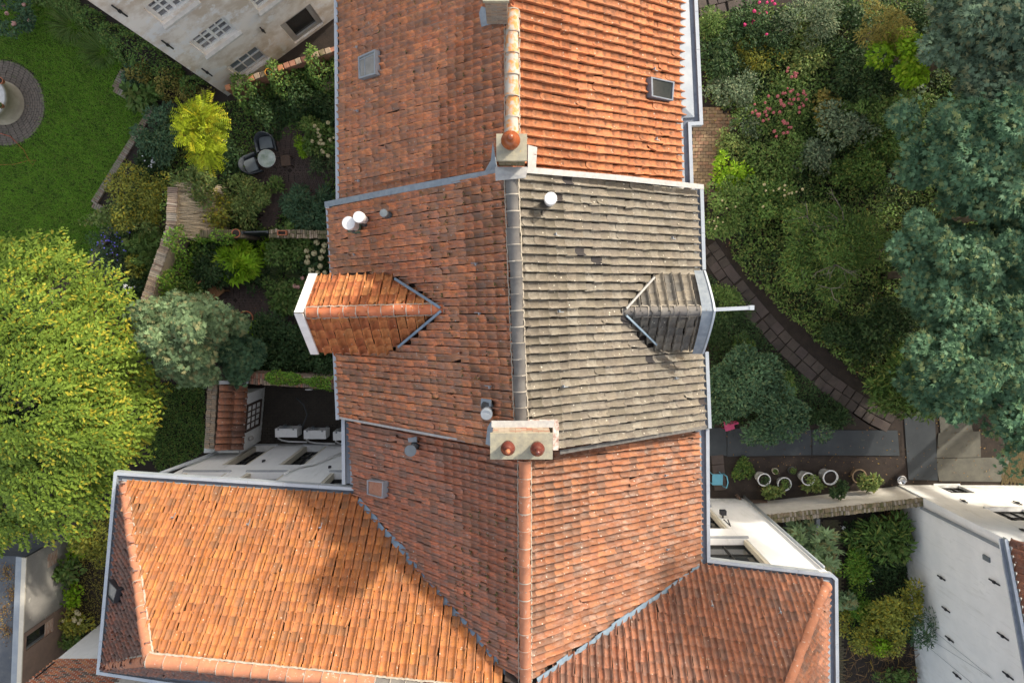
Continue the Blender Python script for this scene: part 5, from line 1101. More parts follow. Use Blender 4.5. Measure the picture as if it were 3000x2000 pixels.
for y in (556,590): m = MB(); p = U(2088,y,.4); m.box((p.x,p.y,.22), (.05,.05,.42)); obj('leg', m, M_WOODD, t)
m = MB(); c = U(628,560,.5); 
for k in range(3): m.lathe(c+Vector((random.uniform(-.12,.12),random.uniform(-.1,.1),-.1)), [(.12,0),(.17,.08),(.14,.2),(.03,.26)], 7)
obj('white_boulder', m, M_STONEW, label='pale boulder beside the sunlit reeds', cat='stone')
# person resting under the sage-green tree
pc = U(600,905); per = thing('person', 'person in blue jeans and dark shoes resting under the sage-green tree', 'person', pc)
def body(name, verts, edges, rad, mat, parent, sub=1, roots=0):
    L = ORG[parent.name]; me = bpy.data.meshes.new(name); me.from_pydata([tuple(Vector(v)-L) for v in verts], edges, []); o = bpy.data.objects.new(name, me); link(o, parent, None); md = o.modifiers.new('skin', 'SKIN')
    for i, r_ in enumerate(rad): me.skin_vertices[0].data[i].radius = (r_, r_)
    me.skin_vertices[0].data[roots].use_root = True; s_ = o.modifiers.new('sub', 'SUBSURF'); s_.levels = s_.render_levels = sub; me.materials.append(mat); return o
hp = U(612,892,.42); k1_, f1_ = U(648,896,.50), U(684,908,.12); k2_, f2_ = U(645,912,.50), U(672,928,.10)
ch_, nk = hp+Vector((-.18,.02,.42)), hp+Vector((-.22,.02,.60)); sh1, sh2 = ch_+Vector((0,.19,.08)), ch_+Vector((0,-.19,.08)); e1_, e2_ = hp+Vector((.0,.28,.16)), hp+Vector((.0,-.28,.16)); w1_, w2_ = hp+Vector((.22,.16,.14)), hp+Vector((.22,-.16,.14))
body('body', [hp, ch_, nk, nk+Vector((.02,0,.16)), sh1, e1_, w1_, sh2, e2_, w2_, hp+Vector((.02,.09,0)), k1_, f1_, hp+Vector((.02,-.09,0)), k2_, f2_], [(0,1),(1,2),(2,3),(1,4),(4,5),(5,6),(1,7),(7,8),(8,9),(0,10),(10,11),(11,12),(0,13),(13,14),(14,15)], [.15,.15,.06,.10,.075,.05,.035,.075,.05,.035,.09,.065,.045,.09,.065,.045], M_SHIRT, per, 2)
for a_, k_, f_ in ((hp+Vector((.02,.09,0)),k1_,f1_), (hp+Vector((.02,-.09,0)),k2_,f2_)):
    m = MB(); m.tube([a_, a_.lerp(k_,.5), k_, k_.lerp(f_,.5), f_], [.105,.092,.078,.07,.06], 12); obj('trouser_leg', m, M_JEANS, per, True)
    d = Vector((f_.x-k_.x, f_.y-k_.y, 0)).normalized(); m = MB(); m.tube([f_-Z*.02-d*.04, f_-Z*.03+d*.05, f_-Z*.05+d*.15, f_-Z*.06+d*.22], [.05,.055,.05,.025], 10); obj('shoe', m, M_IRON, per, True)
m = MB(); m.lathe(nk+Vector((.03,0,.06)), [(.04,0),(.085,.06),(.10,.13),(.085,.2),(.03,.235)], 14); obj('head', m, M_SKIN, per, True); m = MB(); m.lathe(nk+Vector((.015,0,.14)), [(.10,0),(.115,.06),(.10,.13),(.03,.175)], 14); obj('hair', m, M_WOODD, per, True)
t = thing('garden_stool', 'low wooden stool hidden under the sage-green tree', 'stool', hp-Z*.42); m = MB(); m.box(hp+Vector((-.05,0,-.19)), (.5,.6,.06)); obj('seat', m, M_WOOD, t)
for x, y in ((-.25,-.25),(.15,-.25),(-.25,.25),(.15,.25)): m = MB(); m.box(hp+Vector((x,y,-.32)), (.05,.05,.20)); obj('leg', m, M_WOOD, t)

# ------------------------------------------------------------------ moss on the shaded slopes
moss(H1, lambda t: t[3].x < -.3, 34, 5); moss(H2, lambda t: t[3].x < -.3 and t[0].x > -2.2, 22, 5); moss(H3, lambda t: t[3].x < -.3 and t[0].x > -1.6 and t[0].x < .2 and t[0].y < -5.2, 26, 6)

# ------------------------------------------------------------------ trees
c = U(100,1150,4.4); b = Vector((c.x,c.y,0)); t = thing('hornbeam_tree', 'huge yellow-green tree overhanging the lawn and the left wing', 'tree', b)
lobes = [(U(px,py,z), r_) for px, py, z, r_ in ((40,820,4.0,1.15),(170,850,3.9,1.0),(270,950,3.9,1.05),(60,980,5.4,1.35),(210,1080,5.3,1.25),(340,1080,3.9,.9),(350,1210,3.9,.9),(90,1190,6.0,1.4),(250,1250,5.2,1.25),(330,1330,3.7,.9),(120,1370,5.2,1.3),(250,1400,4.0,1.0),(40,1480,4.1,1.1),(170,1480,3.9,.95),(-60,1300,5,1.3),(-60,1050,5,1.3),(-50,1520,4,1.1),(410,1140,3.2,.55),(150,760,3.2,.55),(300,860,3.2,.6))]
SP = []
for lc, lr in lobes:
    SP.append((lc, lr))
P_, N_, T_, ti, cc = crown_pts(c, (2.6,3.7,2.2), 60, 9000, (.16,.30)); ti[:,1] *= .8
def sprays_on(root, lobes, mat, dens, leaf):
    Ps = []; Ns = []; Ts = []; Ti = []
    for lc, lr in lobes:
        lc = np.array(lc); n_ = int(dens*lr*lr*rng.uniform(.7,1.1)); d = sph(n_*3); d = d[d[:,2] > .02][:n_]
        for e in d:
            p = lc+e*np.array([lr,lr,lr*.75])*rng.uniform(.7,1.0); out = (lc-np.array(c))*.25+e*np.array([1,1,0])*.8+rng.normal(size=3)*.4; out[2] = -.22; ax = out/np.linalg.norm(out); L = rng.uniform(.3,.75)*(.5+lr*.5); k = max(4, int(L/leaf*6.0)); tt = np.linspace(0,1,k)
            sd = np.cross(ax, [0,0,1]); sd /= np.linalg.norm(sd); sg = np.where(np.arange(k)%2, 1, -1)[:,None]
            q = p+ax*(tt*L)[:,None]-np.array([0,0,.2])*(tt**2)[:,None]*L+sd*sg*rng.uniform(.02,.11,k)[:,None]+rng.normal(size=(k,3))*.02
            Ps.append(q); Ns.append(np.tile([0,0,1.],(k,1))+e*.3+rng.normal(size=(k,3))*.25); Ts.append(ax*.7+sd*sg*.8+rng.normal(size=(k,3))*.2); b_ = rng.random()
            Ti.append(np.stack([np.clip(.4*b_*rng.random()+.3*rng.random(k)+.35*tt,0,1), np.where((rng.random(k) < .03+.42*(b_ > .66)*(tt > .4)), .95, rng.random(k)*.7), tt], 1))
    P2, N2, T2, ti2 = map(np.vstack, (Ps, Ns, Ts, Ti)); n2 = len(P2); return leafmesh('crown', P2, N2, T2, leaf*rng.uniform(.7,1.3,n2), OVAL, mat, root, ti2)
sprays_on(t, SP, L_HORN, 105, .12)
m = leafmesh('inner_leaves', P_*1.0, N_, T_, .14*rng.uniform(.7,1.2,9000), OVAL, L_DARK, t, ti); m = MB(); m.tube([b, b+Vector((.1,.1,2)), c], [.28,.22,.12], 10)  # inner leaves coloured dark to paint shade between the sprays
for lc, lr in lobes: m.tube([b+Vector((.1,.1,2)), (b+Z*3).lerp(lc,.6), lc+Z*lr*.4], [.11,.07,.015], 6)
obj('trunk', m, M_BARK, t, True)
plant('sage_tree', 'pale sage-green tree between the big yellow-green tree and the middle house', 'tree', 545, 985, 3.4, 160, 140, 1.5, L_SAGE, 15000, .155, PALM, 46, (.16,.30), trunk_r=.1, limbs=12)
plant('sage_tree', 'darker right lobe of grey-green tree beside the white-boarded dormer', 'tree', 700, 1040, 2.3, 85, 95, 1.0, L_BLUE, 5500, .14, PALM, 20, (.2,.36), trunk_r=.06)
plant('sumac_tree', 'bright yellow feathery tree above the patio wall', 'tree', 592, 385, 2.6, 68, 100, .8, L_SUMAC, 750, .36, SUMAC, 15, (.16,.42), trunk_r=.06, up=.7)
plant('lime_tree', 'small bright lime-green tree in the upper right garden', 'tree', 2650, 160, 2.2, 92, 82, .9, L_LIME, 2600, .17, OVAL, 16, (.25,.42), trunk_r=.05, up=.9)
plant('olive_tree', 'small olive-yellow tree left of the lime-green one', 'tree', 2575, 78, 2.4, 92, 70, .8, L_OLIVE, 3600, .10, LONG, 18, (.22,.4), trunk_r=.05)
MG = 'maple trees along the right edge'
for lab, px, py, zc, rx, ry, rz, n, mt in (('blue-green maple in the upper right corner', 2880, 120, 4.2, 185, 225, 1.7, 5200, L_MAPLE2), ('broad maple crown right of the hedge path', 2820, 440, 4.6, 205, 200, 1.9, 6200, L_MAPLE), ('dark maple crown at mid right beside the branchy shrub', 2800, 800, 4.3, 225, 190, 1.7, 6600, L_MAPLE), ('maple crown over the pale boards at lower right', 2870, 1070, 4.8, 225, 225, 2.0, 7200, L_MAPLE), ('maple crown at the right margin between two others', 2990, 620, 4.4, 120, 150, 1.6, 2600, L_MAPLE)):
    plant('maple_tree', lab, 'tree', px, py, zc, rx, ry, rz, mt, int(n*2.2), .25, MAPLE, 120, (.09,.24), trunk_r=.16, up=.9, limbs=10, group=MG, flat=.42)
for x, y, zc_, r_, lab in ((18.2,-4.2,5.2,2.9,'maple standing beyond the right edge by the pale boards'),(18.8,1.2,5.4,3.0,'maple beyond the right edge, second in the row'),(18.6,6.4,5.2,3.0,'maple beyond the right edge, third in the row'),(18.0,11.4,5.0,3.0,'maple beyond the upper right corner')):
    t = thing('maple_tree', lab, 'tree', (x,y,0), MG); P_, N_, T_, ti, cc = crown_pts((x,y,zc_), (r_,r_,2.2), 60, 4500, (.14,.3)); leafmesh('crown', P_, N_, T_, .3*rng.uniform(.7,1.2,4500), MAPLE, L_MAPLE, t, ti); m = MB(); m.tube([(x,y,0),(x+.1,y,zc_)], [.25,.12], 8); obj('trunk', m, M_BARK, t, True)
# tall trees beyond the right edge, whose shade falls on the right wing
for lab, x, y, h, r_ in (('tall tree beyond the right edge shading the right wing', 17.3, 1.2, 18.6, 3.3), ('tall tree beyond the upper right garden', 21, 12, 12, 3.2), ('tall tree beyond the right edge near the white house', 21.5, -2.0, 15, 3.0)):
    t = thing('poplar_tree', lab, 'tree', (x,y,0), 'tall trees beyond the right edge'); P_, N_, T_, ti, cc = crown_pts((x,y,h-3.2), (r_,r_,3.6), 34, 5200, (.2,.36)); leafmesh('crown', P_, N_, T_, .26*rng.uniform(.7,1.2,5200), OVAL, L_MID, t, ti)
    m = MB(); m.tube([(x,y,0),(x+.1,y,h*.5),(x,y,h-2)], [.3,.2,.08], 8)
    for q in cc[:8]: m.tube([(x,y,h*.5), q], [.08,.02], 5)
    obj('trunk', m, M_BARK, t, True)

# ------------------------------------------------------------------ shrubs, left garden
S = plant
S('hydrangea_bush', 'pale pink hydrangea in the upper left corner', 'shrub', 40, 45, .6, 75, 65, .5, L_BLUE, 1500, .11)[0]
heads(bpy.data.objects['hydrangea_bush'], [(70,14,1.0),(20,40,1.0),(40,70,1.0),(85,60,.9),(10,15,1.0)], .09, F_BLUSH)
tuft('grass_tuft', 'arching ornamental grass at the top of the lawn', 215, 75, 52, .4, L_MID, 700); tuft('grass_tuft', 'dark arching grass between lawn and hedge', 305, 150, 50, .4, L_MID, 700)
def hedge(name, label, pts, wd, z0, z1, mat, n, leaf, tm=OVAL, cat='hedge', stemm=True):
    P_ = [U(*p, z1*.7) for p in pts]; root = thing(name, label, cat, (P_[0].x,P_[0].y,0)); L = [(b-a).length for a,b in zip(P_,P_[1:])]; k = rng.choice(len(L), n, p=np.array(L)/sum(L)); t = rng.random(n)
    A_ = np.array([P_[i] for i in k]); B_ = np.array([P_[i+1] for i in k]); q = A_+(B_-A_)*t[:,None]; dd = (B_-A_); sd = np.stack([-dd[:,1], dd[:,0], 0*dd[:,0]], 1); sd /= np.linalg.norm(sd, axis=1, keepdims=True)
    ang = rng.uniform(-.35, math.pi+.35, n); wob = 1+.35*np.sin(q[:,0]*4.1+q[:,1]*3)+.2*np.sin(q[:,0]*9+1); f = rng.uniform(.75,1.05,n)*wob
    P2 = q+sd*(np.cos(ang)*wd*.5*f)[:,None]; P2[:,2] = np.maximum(.03, z0+(z1-z0)*np.clip(np.sin(ang),0,1)*f+rng.normal(size=n)*.03); N_ = sd*np.cos(ang)[:,None]*.7+np.array([0,0,.6])+rng.normal(size=(n,3))*.35; T_ = rng.normal(size=(n,3))*.6+sd*np.cos(ang)[:,None]*.5-np.array([0,0,.3])
    leafmesh('foliage', P2, N_, T_, leaf*rng.uniform(.7,1.3,n), tm, mat, root)
    m = MB(); m.tube([Vector((p.x,p.y,.0)) for p in P_], .03, 5) if stemm else None
    if stemm: obj('stem', m, M_BARK, root)
    return root
hedge('hedge', 'low clipped hedge along the foot of the stucco house', [(215,25),(330,105),(450,190),(575,262)], .95, .05, .95, L_IVY, 5200, .085)
hedge('hedge', 'yellowing hedge end below the stucco house corner', [(470,235),(560,275),(600,290)], .9, .05, .8, L_OLIVE, 1700, .085)
hedge('ivy', 'dark ivy mass hanging below the orange-brown wall', [(690,275),(790,250),(880,215),(985,185)], 1.1, .1, 1.45, L_IVY, 6200, .105, cat='ivy')
hedge('ivy', 'second dark ivy mass beside the upper house gutter', [(760,330),(870,290),(960,300),(965,360)], 1.2, .05, 1.1, L_DARK, 4800, .115, cat='ivy')
hedge('ivy', 'bright ivy climbing the long brick wall above the sage tree', [(548,655),(540,730),(500,830),(470,890)], .55, .05, 2.0, L_IVYB, 3200, .10, cat='ivy')
hedge('ivy', 'dark ivy below the bright ivy on the long brick wall', [(600,700),(580,790),(545,850)], .9, .05, 1.1, L_IVY, 3600, .10, cat='ivy')
hedge('ivy', 'trailing ivy on top of the courtyard brick wall', [(795,1098),(880,1106),(985,1120)], .34, 2.15, 2.42, L_IVYB, 2600, .075, cat='ivy', stemm=False)
hedge('ivy', 'ivy creeping on the mossy cross wall', [(590,700),(650,694),(705,700)], .35, 1.3, 1.85, L_IVYB, 900, .08, cat='ivy', stemm=False)
hedge('ivy', 'dark ivy behind the courtyard wall', [(720,1085),(850,1075),(985,1085)], .7, .1, 1.6, L_DARK, 2600, .10, cat='ivy')
rows = [
 ('leafy_shrub','low bluish plant inside the short angled edging',405,228,.35,38,42,.3,L_BLUE,800,.10,OVAL),
 ('leafy_shrub','big-leaved plant at the tip of the short edging',425,278,.35,48,34,.25,L_MID,260,.24,OVAL),
 ('leafy_shrub','rusty small plant between edging and hedge',412,215,.5,26,26,.3,L_OLIVE,300,.09,OVAL),
 ('leafy_shrub','dark grey-green bush beside the long edging',470,395,.7,62,78,.6,L_BLUE,3200,.09,OVAL),
 ('leafy_shrub','dark plant with white flowers beside the long edging',445,478,.4,48,30,.3,L_DARK,700,.11,OVAL),
 ('leafy_shrub','olive flowering bush left of the long brick wall',405,570,.8,80,85,.7,L_YELLOW,3600,.08,OVAL),
 ('leafy_shrub','pale arching rose branches over the lower edging',345,640,.8,92,42,.35,L_LIGHT,1300,.10,OVAL),
 ('leafy_shrub','bush with blue flowers by the lower edging',325,720,.5,48,62,.4,L_BLUE,1500,.08,LONG),
 ('leafy_shrub','palmate-leaved plant under the long brick wall',425,728,.6,48,48,.4,L_MID,420,.20,PALM),
 ('leafy_shrub','grey lavender cushion at the end of the lower edging',308,770,.3,42,36,.25,L_GREY,900,.09,LONG),
 ('leafy_shrub','white-flowered dark plant between big tree and brick wall',385,855,.5,40,60,.4,L_DARK,900,.11,OVAL),
 ('leafy_shrub','yellowish plant right of the blue flowers',410,775,.5,34,30,.3,L_YELLOW,420,.12,OVAL),
 ('leafy_shrub','shady shrub left of the upper patio',680,462,.5,24,50,.4,L_DARK,800,.10,OVAL),
 ('leafy_shrub','sunlit bramble over the boulder and reeds',572,548,1.5,62,52,.4,L_LIGHT,1500,.10,OVAL),
 ('leafy_shrub','lime-green low conifer right of the upper patio',898,432,.4,30,26,.35,L_LIME,1600,.07,LONG),
 ('leafy_shrub','pale hydrangea by the upper house gutter',935,405,.7,42,46,.5,L_MID,800,.12,OVAL),
 ('leafy_shrub','fine grassy bush below the pale hydrangea',952,470,.4,36,38,.35,L_TUFT,700,.13,LONG),
 ('leafy_shrub','light green airy bush left of the brick path',722,575,.8,55,66,.6,L_LIGHT,2600,.085,OVAL),
 ('leafy_shrub','small airy bush between the wicker chair and the path',806,548,.5,24,22,.35,L_MID,500,.085,OVAL),
 ('leafy_shrub','large feathery blue-green bush right of the brick path',900,612,.8,72,70,.7,L_BLUE,4200,.13,LONG),
 ('leafy_shrub','small dark bush under the corner of the middle house',945,650,.6,40,42,.4,L_DARK,1100,.10,OVAL),
 ('leafy_shrub','straw-coloured climber on the sunlit reed wall',622,622,.9,52,62,.5,L_YELLOW,1300,.10,OVAL),
 ('leafy_shrub','bright lime fig-leaved plant by the lower patio',692,768,.9,46,46,.5,L_LIME,420,.30,PALM),
 ('leafy_shrub','dark shrub left of the lime fig-leaved plant',628,775,.8,62,62,.6,L_DARK,2200,.11,OVAL),
 ('leafy_shrub','small dark shrub right of the lime fig-leaved plant',745,800,.5,36,48,.4,L_DARK,1000,.09,OVAL),
 ('leafy_shrub','small fresh green fern below the gate',760,735,.4,42,26,.3,L_LIME,380,.14,LONG),
 ('leafy_shrub','round green hydrangea bush right of the gate',865,722,.8,72,55,.6,L_MID,2600,.11,OVAL),
 ('leafy_shrub','cream hydrangea under the gutter of the middle house',925,770,.8,48,80,.6,L_DARK,1900,.12,OVAL),
 ('leafy_shrub','pink hydrangea beside the white-boarded dormer',905,855,.7,48,42,.5,L_MID,1300,.12,OVAL),
 ('leafy_shrub','green shrub left of the pink hydrangea',835,860,.6,58,52,.45,L_MID,1900,.11,OVAL),
 ('leafy_shrub','glossy dark bush below the dormer',812,995,1.0,88,72,.8,L_DARK,4200,.10,OVAL),
 ('leafy_shrub','second glossy dark bush under the dormer gutter',930,1020,.9,70,70,.7,L_DARK,2800,.10,OVAL),
 ('leafy_shrub','yellow-leaved plant right of the terracotta pot',745,965,.5,24,22,.25,L_LIME,180,.14,OVAL),
 ('leafy_shrub','feathery yellow-green bush beside the left wing gutter',285,1585,1.2,58,58,.7,L_YELLOW,1900,.12,LONG),
 ('leafy_shrub','round-leaved plant at the foot of the garage wall',225,1600,.4,26,34,.3,L_LIME,160,.18,OVAL),
 ('leafy_shrub','climber with large leaves on the garage wall',205,1675,.7,36,34,.5,L_MID,380,.15,OVAL),
 ('leafy_shrub','bright tuft of leaves midway along the garage wall',213,1745,.4,26,36,.3,L_LIME,260,.12,OVAL),
 ('leafy_shrub','hydrangea with cream heads at the end of the garage wall',222,1822,.5,42,36,.4,L_YELLOW,700,.10,OVAL),
 ('leafy_shrub','leafy plant beside the white neighbour wall',210,1870,.4,34,26,.3,L_MID,420,.11,OVAL),
]
for nm, lab, px, py, zc, rx, ry, rz, mt, n, lf, tm in rows: S(nm, lab, 'shrub', px, py, zc, rx*1.25, ry*1.25, rz, mt, int(n*1.05), lf*1.25, tm, 34, (.10,.40), flat=.6)
LB = {o.get('label'): o for o in bpy.data.objects if o.get('label')}
jit = lambda px, py, z, n, sx, sy: [(px+random.gauss(0,sx), py+random.gauss(0,sy), z+random.uniform(-.1,.1)) for _ in range(n)]
heads(LB['dark plant with white flowers beside the long edging'], jit(440,472,.75,16,18,8), .035, F_WHITE)
heads(LB['bush with blue flowers by the lower edging'], jit(325,715,.9,45,22,26), .026, F_BLUE)
heads(LB['white-flowered dark plant between big tree and brick wall'], jit(378,840,.9,10,8,8), .035, F_WHITE)
heads(LB['pale hydrangea by the upper house gutter'], jit(942,405,1.2,16,14,22), .07, F_CREAM)
heads(LB['cream hydrangea under the gutter of the middle house'], [(928,710,1.4),(950,718,1.4),(898,735,1.4),(920,742,1.45),(940,755,1.4),(902,752,1.4),(946,735,1.4),(900,768,1.4),(938,780,1.4),(912,790,1.3),(952,798,1.3),(930,800,1.3)], .105, F_CREAM)
heads(LB['pink hydrangea beside the white-boarded dormer'], jit(905,835,1.15,14,18,14), .085, F_BLUSH)
heads(LB['hydrangea with cream heads at the end of the garage wall'], jit(215,1815,.85,8,16,12), .08, F_CREAM)
tuft('grass_tuft', 'dark spiky grass between hydrangea and lower patio', 830, 805, 55, .45, L_TUFT, 1100); tuft('grass_tuft', 'daylily leaves arching beside the blue flowers', 375, 685, 52, .4, L_MID, 160)
# dry reeds leaning on the sunlit wall
n = 2600; q = np.column_stack([rng.uniform(U(530,0,1).x, U(590,0,1).x, n), rng.uniform(U(0,700,1).y, U(0,545,1).y, n), rng.uniform(.1,1.5,n)]); q[:,2] = np.clip(1.9-(q[:,0]-U(530,0,1).x)*1.6, .05, 2)+rng.normal(size=n)*.05
o = leafmesh('dry_reeds', q, np.tile([.6,0,.8],(n,1))+rng.normal(size=(n,3))*.15, np.tile([.75,0,-.65],(n,1))+rng.normal(size=(n,3))*.12, rng.uniform(.3,.75,n), THIN, leafmat('reed_leaf', (.30,.23,.14), (.52,.42,.28), (.6,.5,.36), .1), None); tag(o, 'dry straw-coloured reeds leaning on the sunlit garden wall', 'reeds', kind='stuff')

# ------------------------------------------------------------------ shrubs, right garden
rows = [
 ('leafy_shrub','soft ferny bush beside the upper house gutter',2095,82,.6,48,42,.45,L_MID,1700,.10,LONG),
 ('leafy_shrub','dark rose bush with magenta flowers',2215,85,.7,90,62,.6,L_DARK,3200,.09,OVAL),
 ('leafy_shrub','silver-grey feathery bush right of the rose',2370,60,.9,78,72,.6,L_GREY,2800,.10,LONG),
 ('leafy_shrub','shady shrub under the olive-yellow tree',2480,90,.7,70,85,.5,L_DARK,2400,.10,OVAL),
 ('leafy_shrub','brownish dark shrub in the far upper right bed',2730,60,.8,70,75,.6,L_DARK,2200,.10,OVAL),
 ('leafy_shrub','dark bush beside the step of the zinc gutter',2110,175,.7,52,62,.55,L_DARK,2000,.09,OVAL),
 ('leafy_shrub','grey-white leaved shrub above the brick terrace',2145,275,.6,68,48,.5,L_GREY,2200,.08,OVAL),
 ('leafy_shrub','yellow-green perennial clump below the rose',2235,165,.5,80,42,.4,L_YELLOW,1700,.10,LONG),
 ('leafy_shrub','dusty pink flowering sedum bed',2300,320,.5,95,85,.4,L_MID,3200,.09,OVAL),
 ('leafy_shrub','green perennials above the pink sedum',2370,150,.5,62,62,.4,L_LIGHT,1800,.10,OVAL),
 ('leafy_shrub','round dark glossy shrub left of the lime tree',2545,238,.9,95,72,.7,L_DARK,3800,.10,OVAL),
 ('leafy_shrub','broad-leaved shrub just below the lime tree',2655,248,.9,42,30,.4,L_GREY,320,.20,OVAL),
 ('leafy_shrub','yellow autumn plant left of the grey sapling',2415,318,.7,32,42,.4,L_OLIVE,700,.10,OVAL),
 ('leafy_shrub','grey-leaved sapling over the stone urn',2475,370,1.2,80,52,.5,L_GREY,1700,.10,OVAL),
 ('leafy_shrub','greyish low shrub below the pink sedum',2195,362,.4,42,34,.35,L_GREY,900,.08,OVAL),
 ('leafy_shrub','small bush right of the brick terrace',2145,425,.4,46,38,.35,L_LIGHT,1000,.08,OVAL),
 ('leafy_shrub','bright lime bush beside the bench',2130,515,.6,52,52,.5,L_LIME,1500,.10,OVAL),
 ('leafy_shrub','mixed green shrub right of the bright lime bush',2270,470,.6,90,58,.5,L_MID,2800,.09,OVAL),
 ('leafy_shrub','grey-green shrub at the end of the mixed shrubs',2395,450,.7,58,52,.5,L_GREY,1700,.09,OVAL),
 ('leafy_shrub','clipped round shrub beside the grey house gutter',2130,620,1.0,70,70,.7,L_MID,3400,.08,OVAL),
 ('leafy_shrub','yellow-tipped shrub right of the clipped round one',2250,585,1.0,95,55,.6,L_IVY,3400,.09,OVAL),
 ('leafy_shrub','low plants under the hoist beam',2115,880,.5,50,45,.4,L_MID,1600,.08,OVAL),
 ('leafy_shrub','dark round clump below the hoist beam',2150,960,.6,62,55,.45,L_DARK,2200,.09,LONG),
 ('leafy_shrub','ground plants left of the slab path',2175,1010,.4,24,30,.25,L_IVY,1500,.08,OVAL),
 ('leafy_shrub','big grey-green bush between slab path and gutter',2165,1120,1.2,105,105,.9,L_BLUE,9000,.10,OVAL),
 ('leafy_shrub','grey-green bush overhanging the dark mats',2290,1230,1.1,95,75,.6,L_BLUE,4200,.10,OVAL),
 ('leafy_shrub','shady shrub right of the big grey-green bush',2300,1130,.5,30,40,.4,L_MID,2000,.10,OVAL),
 ('leafy_shrub','dark grassy plants at the foot of the slab path',2430,1222,.4,50,24,.4,L_DARK,1800,.13,LONG),
 ('leafy_shrub','bright laurel with long leaves right of the slab path',2612,1095,1.0,66,90,.5,L_IVY,2300,.19,LONG),
 ('leafy_shrub','laurel corner hanging over the upright mat',2660,1170,1.2,80,52,.6,L_MID,1900,.16,LONG),
 ('leafy_shrub','dark shrub between slab path and laurel',2505,985,.6,70,55,.5,L_DARK,2600,.10,OVAL),
 ('leafy_shrub','dark undergrowth at the foot of the maples',2600,960,1.0,70,75,.6,L_DARK,2200,.11,OVAL),
 ('leafy_shrub','green hedge rising to the maples',2600,330,1.0,120,45,.7,L_MID,4200,.09,OVAL),
 ('leafy_shrub','brown-green shrub under the hedge',2620,410,.8,95,50,.5,L_IVY,2800,.09,OVAL),
 ('leafy_shrub','green shrub below the grey sapling',2520,500,.8,80,45,.5,L_IVY,2400,.09,OVAL),
 ('leafy_shrub','mossy low plant among the white pots',2180,1375,.12,30,28,.12,L_IVY,1100,.07,OVAL),
 ('leafy_shrub','vine sprawling at the foot of the leftmost white pot',2262,1440,.4,30,14,.25,L_LIGHT,420,.11,OVAL),
 ('leafy_shrub','vine between the white pots and the wall',2385,1418,.4,24,16,.3,L_LIGHT,460,.11,OVAL),
 ('leafy_shrub','dark glossy sprig on the whitewashed wall',2455,1432,.8,22,20,.4,L_DARK,360,.12,OVAL),
 ('leafy_shrub','vine over the brown clay pot',2548,1412,.5,30,18,.35,L_LIGHT,520,.11,OVAL),
 ('fig_bush','fig with blue-green lobed leaves beside the right wing',2378,1610,1.3,62,68,.8,L_SAGE,420,.30,PALM),
 ('fig_bush','small fig shoot at the corner of the right wing',2472,1758,.8,20,22,.4,L_SAGE,50,.26,PALM),
 ('leafy_shrub','tall nettle-like plants below the whitewashed wall',2565,1575,.9,80,62,.6,L_IVY,900,.22,LONG),
 ('leafy_shrub','dark large-leaved plants against the white house',2630,1590,.9,42,48,.6,L_MID,380,.2,OVAL),
 ('leafy_shrub','fresh green shrub in the middle of the lower right bed',2510,1660,.5,50,55,.4,L_IVYB,1500,.09,OVAL),
 ('leafy_shrub','dark plants left of the white planter',2590,1640,.5,55,50,.4,L_DARK,1300,.11,OVAL),
 ('leafy_shrub','low green strip beside the mossy path',2510,1770,.4,48,58,.3,L_IVYB,1700,.07,OVAL),
 ('leafy_shrub','yellowing bush against the white house',2630,1775,1.2,70,62,.8,L_YELLOW,2600,.10,OVAL),
 ('leafy_shrub','dark evergreen sprig against the white house wall',2700,1840,1.6,38,52,.5,L_BLUE,600,.12,LONG),
 ('leafy_shrub','yellow and green bush at the bottom of the lower right bed',2575,1860,.8,80,58,.6,L_YELLOW,2600,.09,OVAL),
 ('leafy_shrub','yellowish sprig beside the right wing gutter',2472,1825,.5,20,42,.3,L_YELLOW,420,.08,OVAL),
 ('leafy_shrub','lime leaves at the bottom of the lower right bed',2580,1890,1.0,34,24,.3,L_LIME,260,.10,OVAL),
 ('leafy_shrub','leafy strip near the bottom edge by the white house',2620,1990,.4,60,30,.3,L_MID,900,.09,OVAL),
]
for nm, lab, px, py, zc, rx, ry, rz, mt, n, lf, tm in rows: S(nm, lab, 'shrub', px, py, zc, rx*1.28, ry*1.28, rz, mt, int(n*1.05), lf*1.25, tm, 36, (.10,.40), flat=.6)
t, cc = S('willow_shrub', 'large dark branchy shrub right of the grey roof', 'shrub', 2420, 735, 1.9, 205, 165, 1.1, L_IVY, 12000, .14, LONG, 60, (.16,.28), limbs=0)
m = MB()
for k in range(11):
    h0 = Vector(cc[random.randrange(len(cc))])+Z*random.uniform(.12,.3); a0_ = random.uniform(0,6.28)
    for q in range(random.randint(2,4)):
        a_ = a0_+random.gauss(0,1.0)+q*1.6; L_ = random.uniform(.4,1.0); e_ = h0+Vector((math.cos(a_)*L_, math.sin(a_)*L_, random.uniform(-.05,.15))); md = h0.lerp(e_,.5)+Vector((random.gauss(0,.08),random.gauss(0,.08),.06)); m.tube([h0, md, e_], [.016,.011,.004], 5)
        f_ = md+Vector((math.cos(a_+.7)*.3, math.sin(a_+.7)*.3, .04)); m.tube([md, f_], [.008,.003], 4)
obj('bare_branches', m, M_TWIG, t, True, kind='stuff')
LB = {o.get('label'): o for o in bpy.data.objects if o.get('label')}
heads(LB['dark rose bush with magenta flowers'], [(2247,8,1.2),(2270,12,1.2),(2210,33,1.2),(2245,38,1.2),(2225,42,1.1),(2207,60,1.1),(2203,70,1.1),(2182,73,1.1),(2246,101,1.1),(2225,8,1.2),(2262,3,1.2),(2290,88,1.0)], .062, F_PINK)
